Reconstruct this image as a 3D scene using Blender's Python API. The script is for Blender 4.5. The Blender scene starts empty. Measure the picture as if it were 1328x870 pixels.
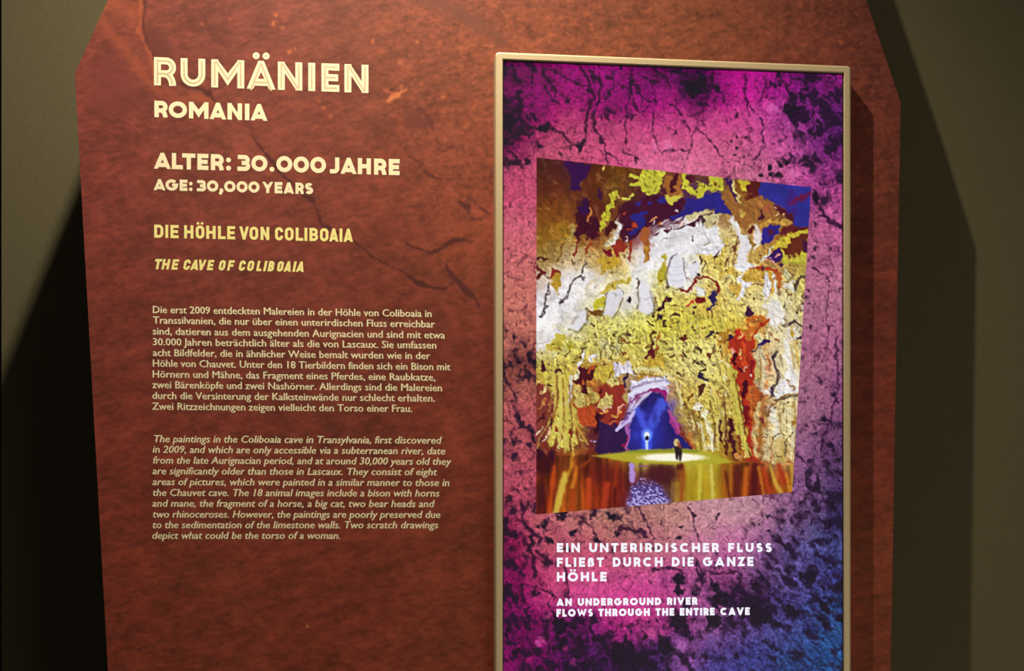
import bpy, math
import numpy as np

# ------------------------------------------------------------------ camera, world, lights, exposure
F, PX, PY = 1700.0, 664.0, 700.0            # focal length in px of a 1328 x 870 frame, principal point (level camera, shifted lens)
YAW = math.atan(F * 6.3e-5)
D = 1.5                                     # distance of the camera from the plane of the panel
EYE = 1.5                                   # camera height
W_, H_ = 1328.0, 870.0
cy_, sy_ = math.cos(YAW), math.sin(YAW)
FWD = np.array([sy_, cy_, 0.0]); RIGHT = np.array([cy_, -sy_, 0.0]); UP = np.array([0, 0, 1.0])
CAM = np.array([0.0, -D, EYE])

KEY_POWER = 75.0
FILL_POWER = 23.0
WORLD = 0.05

scene = bpy.context.scene
col = scene.collection
vs = scene.view_settings
scene.display_settings.display_device = 'sRGB'
vs.view_transform = 'Standard'; vs.look = 'None'; vs.exposure = 0.0; vs.gamma = 1.0
vs.use_curve_mapping = False

cd = bpy.data.cameras.new('camera'); cam = bpy.data.objects.new('camera', cd); col.objects.link(cam)
cam.location = CAM.tolist(); cam.rotation_euler = (math.pi / 2, 0, -YAW)
cd.sensor_fit = 'HORIZONTAL'; cd.sensor_width = 36.0; cd.lens = 36.0 * F / W_
cd.shift_x = (W_ / 2 - PX) / W_; cd.shift_y = (PY - H_ / 2) / W_
cd.clip_start = 0.01
scene.camera = cam

world = bpy.data.worlds.new('world'); scene.world = world; world.use_nodes = True
bg = world.node_tree.nodes['Background']; bg.inputs[0].default_value = (1.0, 0.85, 0.65, 1); bg.inputs[1].default_value = WORLD

kl = bpy.data.lights.new('ceiling_spotlight', 'SPOT'); kl.energy = KEY_POWER; kl.color = (1.0, 0.80, 0.56)
kl.spot_size = 2 * 1.453; kl.spot_blend = 1.0; kl.shadow_soft_size = 0.011
ko = bpy.data.objects.new('ceiling_spotlight', kl); col.objects.link(ko)
ko.location = (0.025, -0.368, EYE + 1.214)
def aim(o, target):
    d = np.array(target) - np.array(o.location)
    import mathutils
    o.rotation_euler = mathutils.Vector(d.tolist()).to_track_quat('-Z', 'Y').to_euler()
aim(ko, (-0.572, 0.0, EYE - 0.3))
fl = bpy.data.lights.new('fill_light', 'AREA'); fl.energy = FILL_POWER; fl.color = (1.0, 0.80, 0.56); fl.size = 1.2  # unseen area fill, added low at front right to lift shadows and lower panel
fo = bpy.data.objects.new('fill_light', fl); col.objects.link(fo)
fo.location = (1.3, -2.2, EYE - 1.3); aim(fo, (0.1, 0, EYE - 0.2))

# ------------------------------------------------------------------ helpers
def unproj(px, py, y=0.0):
    """point on the plane at depth y that is seen at photo pixel (px, py); works on arrays"""
    px = np.asarray(px, float); py = np.asarray(py, float)
    d = FWD + RIGHT * ((px - PX) / F)[..., None] - UP * ((py - PY) / F)[..., None]
    t = (y - CAM[1]) / d[..., 1]
    return CAM + d * t[..., None]
def proj(P):
    v = np.asarray(P, float) - CAM
    z = v @ FWD
    return PX + F * (v @ RIGHT) / z, PY - F * (v @ UP) / z
def lin(c):
    c = np.asarray(c, float)
    return np.where(c <= 0.04045, c / 12.92, ((np.maximum(c, 0) + 0.055) / 1.055) ** 2.4)
def rgb(r, g, b): return tuple(float(v) for v in lin(np.array([r, g, b]) / 255.0)) + (1.0,)

def obj_from(name, verts, faces, mat, parent=None, smooth=False):
    me = bpy.data.meshes.new(name); me.from_pydata([tuple(map(float, v)) for v in verts], [], faces); me.update()
    o = bpy.data.objects.new(name, me); col.objects.link(o)
    if mat: me.materials.append(mat)
    if parent: o.parent = parent
    if smooth:
        for p in me.polygons: p.use_smooth = True
    return o
def grid_obj(name, P, colour, mat, parent=None):
    """P (rows, cols, 3) grid of points, colour (rows, cols, 3) linear: one mesh with a point colour attribute"""
    R, C = P.shape[:2]
    me = bpy.data.meshes.new(name)
    me.vertices.add(R * C); me.vertices.foreach_set('co', P.reshape(-1).astype(np.float32))
    idx = np.arange(R * C).reshape(R, C)
    q = np.stack([idx[:-1, :-1], idx[1:, :-1], idx[1:, 1:], idx[:-1, 1:]], -1).reshape(-1, 4)
    n = len(q)
    me.loops.add(n * 4); me.loops.foreach_set('vertex_index', q.reshape(-1).astype(np.int32))
    me.polygons.add(n); me.polygons.foreach_set('loop_start', (np.arange(n) * 4).astype(np.int32))
    me.polygons.foreach_set('loop_total', np.full(n, 4, np.int32))
    me.update(calc_edges=True)
    a = me.color_attributes.new('print', 'FLOAT_COLOR', 'POINT')
    c4 = np.ones((R * C, 4), np.float32); c4[:, :3] = colour.reshape(-1, 3)
    a.data.foreach_set('color', c4.reshape(-1))
    me.materials.append(mat)
    o = bpy.data.objects.new(name, me); col.objects.link(o)
    if parent: o.parent = parent
    return o
def empty(name, loc):
    o = bpy.data.objects.new(name, None); col.objects.link(o); o.location = loc; o.empty_display_size = 0.1
    return o

def material(name, colour=None, rough=0.6, metal=0.0, spec=0.5):
    m = bpy.data.materials.new(name); m.use_nodes = True
    b = m.node_tree.nodes['Principled BSDF']
    if colour: b.inputs['Base Color'].default_value = colour
    b.inputs['Roughness'].default_value = rough; b.inputs['Metallic'].default_value = metal
    b.inputs['Specular IOR Level'].default_value = spec
    return m, b, m.node_tree

# ------------------------------------------------------------------ procedural picture tools (numpy)
def perlin(x, y, seed=0):
    rng = np.random.default_rng(seed)
    ang = rng.random((256, 256)) * 2 * np.pi
    gx, gy = np.cos(ang), np.sin(ang)
    xi = np.floor(x).astype(int); yi = np.floor(y).astype(int)
    fx = x - xi; fy = y - yi
    u = fx * fx * fx * (fx * (fx * 6 - 15) + 10); v = fy * fy * fy * (fy * (fy * 6 - 15) + 10)
    def dot(ix, iy, dx, dy):
        ix = ix & 255; iy = iy & 255
        return gx[iy, ix] * dx + gy[iy, ix] * dy
    a = dot(xi, yi, fx, fy); b = dot(xi + 1, yi, fx - 1, fy)
    c = dot(xi, yi + 1, fx, fy - 1); d = dot(xi + 1, yi + 1, fx - 1, fy - 1)
    return (a + u * (b - a)) * (1 - v) + (c + u * (d - c)) * v
def fbm(X, Y, scale, octaves=4, seed=0, angle=0.0, stretch=1.0, ridged=False, gain=0.5):
    ca, sa = math.cos(angle), math.sin(angle)
    x = (X * ca + Y * sa) / (scale * stretch); y = (-X * sa + Y * ca) / scale
    out = np.zeros_like(X); amp = 1.0; tot = 0
    for k in range(octaves):
        n = perlin(x + 13.7 * k, y + 7.3 * k, seed + k)
        if ridged: n = 0.5 - np.abs(n) * 1.6
        out += amp * n; tot += amp; amp *= gain; x = x * 2; y = y * 2
    return out / tot * 1.6
def sstep(a, b, x):
    t = np.clip((x - a) / (b - a), 0, 1); return t * t * (3 - 2 * t)

class Canvas:
    def __init__(s, x0, y0, x1, y1, ss=1.0):
        s.x0, s.y0, s.ss = x0, y0, ss
        s.W = int(round((x1 - x0) * ss)); s.H = int(round((y1 - y0) * ss))
        s.Y, s.X = np.mgrid[0:s.H, 0:s.W].astype(float)
        s.X = s.X / ss + x0; s.Y = s.Y / ss + y0
        s.img = np.zeros((s.H, s.W, 3))
        s.rough = 2.0 * fbm(s.X, s.Y, 9, 4, 101); s.rough2 = 1.2 * fbm(s.X, s.Y, 4.5, 3, 131)
    def box(s, pts, pad):
        p = np.asarray(pts, float)
        a = max(0, int((p[:, 0].min() - pad - s.x0) * s.ss)); b = min(s.W, int((p[:, 0].max() + pad - s.x0) * s.ss) + 2)
        c = max(0, int((p[:, 1].min() - pad - s.y0) * s.ss)); d = min(s.H, int((p[:, 1].max() + pad - s.y0) * s.ss) + 2)
        return slice(c, max(c, d)), slice(a, max(a, b))
    def put(s, sl, m, colour, alpha=1.0):
        c = np.asarray(colour, float) / 255.0
        m = (m * alpha)[..., None]
        s.img[sl] = s.img[sl] * (1 - m) + c * m
    def poly(s, pts, colour, soft=1.0, rough=2.0, alpha=1.0):
        sl = s.box(pts, soft * 2 + rough * 2 + 2)
        X = s.X[sl]; Y = s.Y[sl]
        if X.size == 0: return
        d = np.full(X.shape, 1e9); inside = np.zeros(X.shape, bool)
        n = len(pts)
        for i in range(n):
            ax, ay = pts[i]; bx, by = pts[(i + 1) % n]
            ex, ey = bx - ax, by - ay
            t = np.clip(((X - ax) * ex + (Y - ay) * ey) / (ex * ex + ey * ey + 1e-9), 0, 1)
            d = np.minimum(d, np.hypot(X - ax - t * ex, Y - ay - t * ey))
            cr = ((ay > Y) != (by > Y)) & (X < ex * (Y - ay) / (ey if abs(ey) > 1e-9 else 1e-9) + ax)
            inside ^= cr
        sd = np.where(inside, d, -d) + rough * (s.rough[sl] + 0.6 * s.rough2[sl])
        s.put(sl, sstep(-soft, soft, sd), colour, alpha)
    def stroke(s, pts, w, colour, soft=0.8, rough=0.8, alpha=1.0):
        n = len(pts)
        ws = [w] * n if np.isscalar(w) else list(w)
        sl = s.box(pts, max(ws) + soft * 2 + rough * 2 + 2)
        X = s.X[sl]; Y = s.Y[sl]
        if X.size == 0: return
        sd = np.full(X.shape, -1e9)
        for i in range(n - 1):
            ax, ay = pts[i]; bx, by = pts[i + 1]; ex, ey = bx - ax, by - ay
            t = np.clip(((X - ax) * ex + (Y - ay) * ey) / (ex * ex + ey * ey + 1e-9), 0, 1)
            sd = np.maximum(sd, (ws[i] * (1 - t) + ws[i + 1] * t) / 2 - np.hypot(X - ax - t * ex, Y - ay - t * ey))
        sd = sd + rough * (s.rough[sl] + 0.8 * s.rough2[sl])
        s.put(sl, sstep(-soft, soft, sd), colour, alpha)
    def blob(s, x, y, rx, colour, ry=None, soft=1.0, rough=1.5, alpha=1.0):
        ry = ry or rx
        sl = s.box([(x - rx, y - ry), (x + rx, y + ry)], soft * 2 + rough * 2 + 2)
        X = s.X[sl]; Y = s.Y[sl]
        if X.size == 0: return
        sd = (1 - np.hypot((X - x) / rx, (Y - y) / ry)) * min(rx, ry) + rough * (s.rough[sl] + 0.8 * s.rough2[sl])
        s.put(sl, sstep(-soft, soft, sd), colour, alpha)
    def warp(s, amount, mask=1.0):
        """irregular displacement of what has been drawn, so that edges run like stone and not like a ruler"""
        a = amount * mask
        dx = a * (fbm(s.X, s.Y, 13, 2, 401) + .3 * fbm(s.X, s.Y, 5, 1, 411)); dy = a * (fbm(s.X, s.Y, 13, 2, 421) + .3 * fbm(s.X, s.Y, 5, 1, 431))
        s.img = s.sample(s.X + dx, s.Y + dy)
    def blur(s, im, r):
        k = np.exp(-np.arange(-3 * r, 3 * r + 1) ** 2 / (2.0 * r * r)); k /= k.sum()
        n = len(k) // 2
        for ax in (0, 1):
            p = np.pad(im, [(n, n) if i == ax else (0, 0) for i in range(im.ndim)], mode='edge')
            im = sum(w * np.take(p, range(i, i + im.shape[ax]), axis=ax) for i, w in enumerate(k))
        return im
    def crisp(s, r, k):
        s.img = s.img + k * (s.img - s.blur(s.img, r))
    def sample(s, px, py):
        u = np.clip((px - s.x0) * s.ss, 0, s.W - 1.001); v = np.clip((py - s.y0) * s.ss, 0, s.H - 1.001)
        i = u.astype(int); j = v.astype(int); fu = (u - i)[..., None]; fv = (v - j)[..., None]
        im = s.img
        return (im[j, i] * (1 - fu) + im[j, i + 1] * fu) * (1 - fv) + (im[j + 1, i] * (1 - fu) + im[j + 1, i + 1] * fu) * fv
def flow_noise(X, Y, ang, scale, octaves, seed, stretch):
    """streaky noise whose direction follows the angle field ang (radians)"""
    out = 0; tot = 0
    for k in range(6):
        a = math.pi * k / 6
        w = np.maximum(np.cos(ang - a) ** 2 - .5, 0) ** 2
        out = out + w * fbm(X, Y, scale, octaves, seed + 17 * k, angle=a, stretch=stretch); tot = tot + w
    return out / tot
def scatter(X, Y, pts, sigma):
    """normalised gaussian interpolation of (x, y, values...) points"""
    P = np.array([[p[0], p[1]] + [float(v) for v in np.hstack(p[2:])] for p in pts])
    num = np.zeros(X.shape + (P.shape[1] - 2,)); den = np.zeros(X.shape)
    for r in P:
        d2 = ((X - r[0]) ** 2 + (Y - r[1]) ** 2) / (2 * sigma ** 2)
        w = np.exp(-np.minimum(d2, 60)) + 1e-9 / (1 + d2)
        num += w[..., None] * r[2:]; den += w
    return num / den[..., None]

# ------------------------------------------------------------------ the purple rock picture shown on the monitor
def paint_screen():
    c = Canvas(644, 70, 1108, 900)
    X, Y = c.X, c.Y
    P = [(665,95,(110,0,80),.45),(700,95,(130,10,90),.3),(740,95,(150,10,110),.25),(780,95,(165,20,125),.3),(820,95,(135,10,100),.3),(860,95,(120,10,100),.45),(905,100,(100,5,90),.6),(940,100,(170,15,125),.1),(980,100,(190,30,140),.15),(1010,105,(160,30,130),.4),(1050,105,(120,30,115),.55),(1085,110,(165,45,135),.45),
    (665,130,(140,15,100),.4),(700,130,(150,15,110),.2),(740,130,(165,30,110),.15),(770,120,(150,20,110),.4),(800,130,(150,20,115),.35),(840,125,(150,15,115),.3),(870,140,(185,50,125),.1),(905,120,(90,5,85),.75),(940,140,(190,45,130),.1),(975,130,(195,50,140),.15),(1005,140,(210,70,160),.25),(1030,145,(130,45,125),.8),(1060,140,(150,55,140),.5),(1085,150,(120,45,130),.6),
    (660,165,(70,10,60),.9),(690,160,(140,25,95),.4),(720,165,(185,60,105),.3),(750,155,(185,65,110),.1),(775,160,(180,60,110),.25),(810,160,(190,65,115),.1),(850,165,(195,65,125),.08),(890,165,(200,70,130),.05),(930,165,(205,80,135),.05),(970,165,(205,75,140),.12),(1000,175,(205,75,150),.2),(1035,175,(185,70,155),.35),(1065,175,(130,50,130),.6),(1085,170,(110,50,130),.7),
    (665,190,(120,20,85),.6),(690,190,(190,70,105),.3),(720,190,(200,85,115),.2),(760,190,(205,80,120),.1),(800,190,(205,80,125),.08),(850,195,(215,95,140),.03),(900,195,(210,100,140),.03),(950,195,(205,95,135),.12),(990,200,(205,95,145),.25),(1025,200,(215,90,165),.25),(1060,205,(150,55,135),.55),(1085,205,(120,45,125),.65),
    (665,215,(190,70,105),.25),(685,220,(200,80,115),.1),(850,225,(215,110,150),.02),(900,230,(212,110,145),.02),(980,225,(208,112,142),.2),(1010,225,(208,100,152),.32),(1040,225,(212,88,162),.25),(1070,225,(190,70,152),.4),(1090,225,(180,65,148),.45),
    (665,250,(200,75,110),.15),(1065,255,(175,65,142),.5),(1085,250,(205,85,152),.3),
    (668,290,(205,95,115),.1),(668,330,(205,105,110),.12),(668,370,(205,115,105),.15),(668,410,(200,115,100),.15),(668,440,(195,110,95),.25),(668,475,(130,60,55),.6),(668,500,(195,105,90),.3),(668,540,(190,90,95),.3),(668,580,(190,85,95),.4),(668,620,(200,85,105),.3),(668,650,(185,70,95),.4),
    (1065,290,(190,95,140),.3),(1085,290,(200,95,150),.15),(1060,330,(190,105,140),.2),(1060,370,(185,110,140),.12),(1060,410,(175,110,135),.12),(1075,440,(180,100,140),.15),(1060,470,(170,105,130),.15),(1060,510,(165,105,130),.18),(1085,500,(150,80,130),.3),(1050,550,(165,105,135),.2),(1080,560,(130,75,120),.4),(1045,585,(160,100,140),.2),(1075,590,(105,65,112),.5),(1045,610,(150,90,140),.4),(1075,615,(115,80,135),.5),(1090,640,(75,60,115),.65),(1050,645,(140,90,142),.42),
    (665,680,(160,45,85),.5),(690,680,(205,95,110),.3),(720,680,(205,110,115),.25),(750,675,(200,120,115),.3),(790,675,(195,130,115),.3),(830,680,(185,120,115),.4),(870,680,(190,135,125),.12),(920,675,(195,140,150),.05),(970,660,(195,145,155),.07),(1000,660,(180,120,150),.25),(1030,670,(150,100,150),.48),(1060,680,(95,80,135),.55),(1085,680,(65,65,125),.65),
    (665,710,(130,20,75),.6),(690,710,(190,70,100),.4),(720,705,(195,85,110),.25),(760,710,(195,85,110),.15),(810,710,(190,95,110),.2),(850,710,(195,105,125),.12),(900,710,(200,115,150),.08),(950,710,(205,115,165),.08),(990,700,(180,110,160),.3),(1020,710,(115,90,155),.5),(1050,710,(105,102,178),.42),(1080,710,(88,98,178),.4),
    (665,745,(140,20,90),.5),(690,745,(190,60,105),.3),(720,750,(200,75,120),.1),(770,745,(205,80,130),.1),(820,745,(205,80,140),.15),(870,745,(200,80,150),.3),(900,750,(190,90,150),.45),(940,745,(190,80,150),.35),(980,745,(155,90,155),.45),(1010,745,(115,90,165),.45),(1045,755,(108,96,188),.4),(1080,745,(64,70,148),.55),
    (665,780,(130,10,90),.6),(695,775,(180,50,110),.35),(720,780,(205,65,130),.15),(770,775,(215,70,145),.05),(820,780,(210,60,145),.1),(870,780,(205,70,145),.15),(910,775,(190,90,165),.3),(930,770,(150,80,140),.7),(960,780,(110,60,110),.75),(985,780,(75,55,105),.8),(1020,790,(92,82,165),.5),(1060,790,(66,80,158),.55),(1085,790,(55,98,170),.55),
    (665,815,(130,10,95),.6),(695,825,(160,25,110),.4),(725,810,(110,25,95),.65),(760,815,(130,40,110),.5),(800,815,(190,50,130),.35),(840,815,(205,65,140),.35),(880,805,(140,50,120),.65),(920,815,(170,90,160),.4),(960,810,(120,80,160),.5),(1000,815,(100,92,175),.32),(1040,815,(70,86,168),.36),(1080,820,(48,108,180),.36),
    (665,855,(140,5,100),.5),(700,855,(130,10,100),.5),(740,855,(90,30,95),.7),(780,855,(85,40,100),.65),(820,850,(70,40,90),.75),(850,850,(80,55,120),.65),(885,845,(150,80,160),.4),(930,850,(78,68,150),.33),(980,850,(68,73,155),.33),(1030,855,(48,80,150),.38),(1080,855,(38,90,165),.38)]
    wx = X + 10 * fbm(X, Y, 22, 3, 5); wy = Y + 10 * fbm(X, Y, 22, 3, 9)
    v = scatter(wx, wy, P, 17.0)
    base = v[..., :3] / 255.0; cov = v[..., 3]
    # light mottling of the stone
    n1 = fbm(X, Y, 10, 4, 21); n2 = fbm(X, Y, 3.2, 2, 31)
    low = sstep(640, 760, Y) * sstep(880, 1010, X)          # lower right: streaks falling to the right
    st = fbm(X, Y, 4.5, 3, 77, angle=math.radians(48), stretch=3.0)
    mott = 1 + (0.16 * n1 + 0.16 * n2) * (1 - low) + low * (0.55 * st + 0.2 * n2)
    mott *= 1 + 0.25 * cov * n2 * 2
    base = base * mott[..., None] * (1 - .27 * cov)[..., None] * (1 - .14 * low)[..., None]
    base[..., 1] *= 1 - .5 * sstep(.25, .12, base[..., 1])
    # dark patches: thresholded noise, more of it where the rock is dark
    nd = (.85 * fbm(X, Y, 20, 4, 51, gain=0.55) + .5 * fbm(X, Y, 8, 3, 53, angle=math.radians(65), stretch=1.8, gain=.5)) * (1 - 0.6 * low) + low * 0.75 * fbm(X, Y, 10, 4, 57, angle=math.radians(42), stretch=2.4)
    thr = np.interp(cov, [0, .1, .3, .5, .7, .9, 1], [.75, .52, .27, .05, -.16, -.45, -.6])
    m = sstep(-.17, .2, nd - thr) * 0.92
    dark = np.stack([0.09 + 0.10 * base[..., 0], 0.05 + 0.05 * base[..., 1], 0.11 + 0.12 * base[..., 2]], -1)
    half = sstep(-.3, .35, fbm(X, Y, 17, 4, 71, angle=math.radians(60), stretch=1.6) - .8 * thr) * .32
    base = base * (1 - half[..., None] * np.array([.55, .75, .5]))
    c.img = base * (1 - m[..., None]) + dark * m[..., None]
    # fine veins
    vein = fbm(X + 5 * n1, Y + 5 * n2, 26, 2, 61, ridged=True)
    vm = np.maximum(sstep(.62, .74, vein), sstep(.66, .76, fbm(X + 6 * n1, Y * .8, 15, 2, 67, angle=.6, ridged=True))) * .6 * sstep(.02, .2, cov + .06)
    c.img *= (1 - vm[..., None] * np.array([.6, .8, .6]))
    K = (42, 10, 40); K2 = (24, 14, 32)
    L = [([(703,88),(711,104),(721,118)],[2,6,5]),([(703,85),(718,91),(730,99),(745,106),(753,110),(763,110)],3),
    ([(753,85),(758,96),(766,115),(769,123),(763,147),(761,162),(758,172),(756,184)],[5,6,4,4,5,4,2,2]),
    ([(777,99),(779,112),(776,128),(769,151),(771,164),(776,176),(784,188),(787,197),(787,213)],[4,4,4,4,6,4,3,3,2]),
    ([(766,92),(772,101),(776,106)],[5,7,4]),
    ([(711,160),(721,167),(730,176),(740,186),(750,189)],[3,3,4,3,3]),
    ([(669,99),(676,115),(671,136),(674,151),(682,162),(693,167),(705,170)],[3,3,4,6,6,5,5]),
    ([(656,188),(664,200),(674,212),(679,217)],[3,4,5,4]),([(785,96),(800,105)],2.5),([(782,143),(788,150),(792,157),(786,160),(778,155)],[1.5,2,2.5,1.5,1.2]),
    ([(790,97),(808,112),(818,117),(823,126)],[2,3,4,2]),([(819,90),(818,112),(814,139),(812,167),(810,189)],[2.5,4,2.2,2.6,2]),
    ([(823,115),(834,125),(843,132)],3.2),([(821,128),(830,147),(836,152)],2),([(849,128),(847,149),(847,171)],[1.5,2.5,3]),([(848,176),(854,187),(856,196)],1.4),
    ([(849,90),(862,101),(869,114)],[2,4,3]),([(925,92),(924,112),(917,128),(908,149),(902,171),(895,189),(889,217)],[4,5,2.5,1.8,2,1.6,1.4]),
    ([(906,167),(915,176),(928,191),(943,209)],[1.5,2.5,2,1.6]),([(858,198),(871,195),(891,194)],[1.4,2,2.6]),([(886,156),(893,167),(894,174)],2.2),
    ([(926,119),(936,121),(950,123)],[2,2,1]),([(864,132),(875,138),(880,147)],2.8),([(807,193),(814,201),(825,204),(826,212)],[2.5,2,2,3]),([(790,198),(803,211)],1.6),
    ([(968,96),(967,119),(968,138),(972,151)],[1.5,3,3,2]),([(972,138),(978,145)],2.5),([(991,98),(991,113),(987,132)],1.8),([(987,153),(989,170),(993,193)],[3,2,1.6]),
    ([(986,191),(980,218)],1.2),([(1027,96),(1022,117)],2.4),([(1052,130),(1056,147),(1054,176)],3),
    ([(1055,344),(1064,353),(1074,363)],2.5),([(1054,250),(1064,270),(1075,285),(1092,297)],[4,6,7,5]),([(1074,363),(1072,480)],1),
    ([(1084,428),(1087,492),(1082,526),(1069,566),(1064,586)],[2,2.4,2.4,3,3]),([(1050,546),(1074,553)],1.5),
    ([(749,669),(758,676),(767,683),(773,694),(778,703)],[2,2.4,2.6,3,3]),([(682,683),(691,691),(701,699)],[6,8,7]),([(678,654),(678,675),(682,684)],5),
    ([(679,698),(689,717),(694,737),(693,748)],[4,5,7,6]),([(698,717),(716,730)],5),([(730,735),(733,742),(736,759),(738,775)],2),
    ([(827,658),(836,672),(842,687),(849,699)],3),([(802,695),(805,683),(818,687),(829,687),(838,695)],[6,5,4,6,6]),([(892,657),(900,668),(900,681),(905,701)],[2,4,2,2]),
    ([(845,738),(867,735),(887,742)],4),([(914,741),(934,743),(950,742),(962,747)],4),([(676,757),(677,771),(679,780)],5.5),([(697,761),(708,767),(722,775)],[2,3,3]),
    ([(747,829),(753,841),(763,860)],6)]
    for p, w in L: c.stroke(p, [.8 * q for q in (w if isinstance(w, list) else [w] * len(p))], K, rough=1.1, soft=1.0, alpha=.8)
    for x, y, r in [(706,165,7),(753,189,4.5),(900,115,11),(912,108,6),(1025,142,10),(662,150,8),(658,165,9),(1060,255,6),(711,702,5),(728,670,6),(791,668,5),(799,695,5),(771,699,4),(742,692,4),
        (881,752,8),(880,764,6),(725,812,11),(729,836,8),(881,807,11),(924,804,9),(802,847,14),(863,841,10),(831,855,11),(985,797,14),(1027,791,8),(1069,788,7),(1048,748,9),(1088,762,8),(927,763,6),(935,775,9),(902,768,4)]:
        c.blob(x, y, r, K2, rough=3.6, soft=1.8, alpha=.9)
    for x, y, r in [(956,189,2),(955,202,2.4),(957,178,1.8),(968,179,2),(949,183,1.5),(998,216,3.5),(1012,214,3.6),(1022,210,3.4),(1001,226,3),(1010,227,3.6),(988,228,3),(850,196,1.4),(720,125,1.5),(764,118,2),(931,667,2),(928,670,2),(985,680,1.6),(902,669,2.4),(884,683,2.4),(881,697,2.6),(699,683,2.4),(705,681,2.2),(713,674,2.2),(658,649,2)]:
        c.blob(x, y, r, K2, rough=.6, alpha=.9)
    # sparse light facets in the dark part
    sp = fbm(X, Y, 5, 2, 91); hl = sstep(.42, .62, sp) * sstep(.3, .6, cov) * .5
    c.img = c.img + hl[..., None] * (base * 1.15 - c.img)
    for x, y, r, k in [(703,831,5,(214,70,150)),(699,835,4,(214,80,160)),(712,798,4,(205,70,130)),(845,822,6,(215,85,155)),(858,820,5,(205,75,145)),(884,838,7,(185,105,185)),(735,841,3,(180,30,120)),(744,858,4,(150,40,120)),(685,855,4,(180,10,110)),(865,190,6,(235,120,175)),(850,192,5,(230,110,170)),(1003,141,5,(225,100,180)),(1030,225,6,(220,110,175))]:
        c.blob(x, y, r, k, rough=2.2, soft=2.2, alpha=.6)
    c.warp(4.0)
    hgt = fbm(X, Y, 12, 4, 441, ridged=True) + .5 * fbm(X, Y, 4, 2, 451)
    gy, gx = np.gradient(hgt)
    c.img *= (1 + np.clip(.2 * (gx * .6 + gy), -.12, .12))[..., None]
    c.crisp(2, .45)
    c.img = np.clip(c.img, 0.02, 1)
    return c
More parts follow.
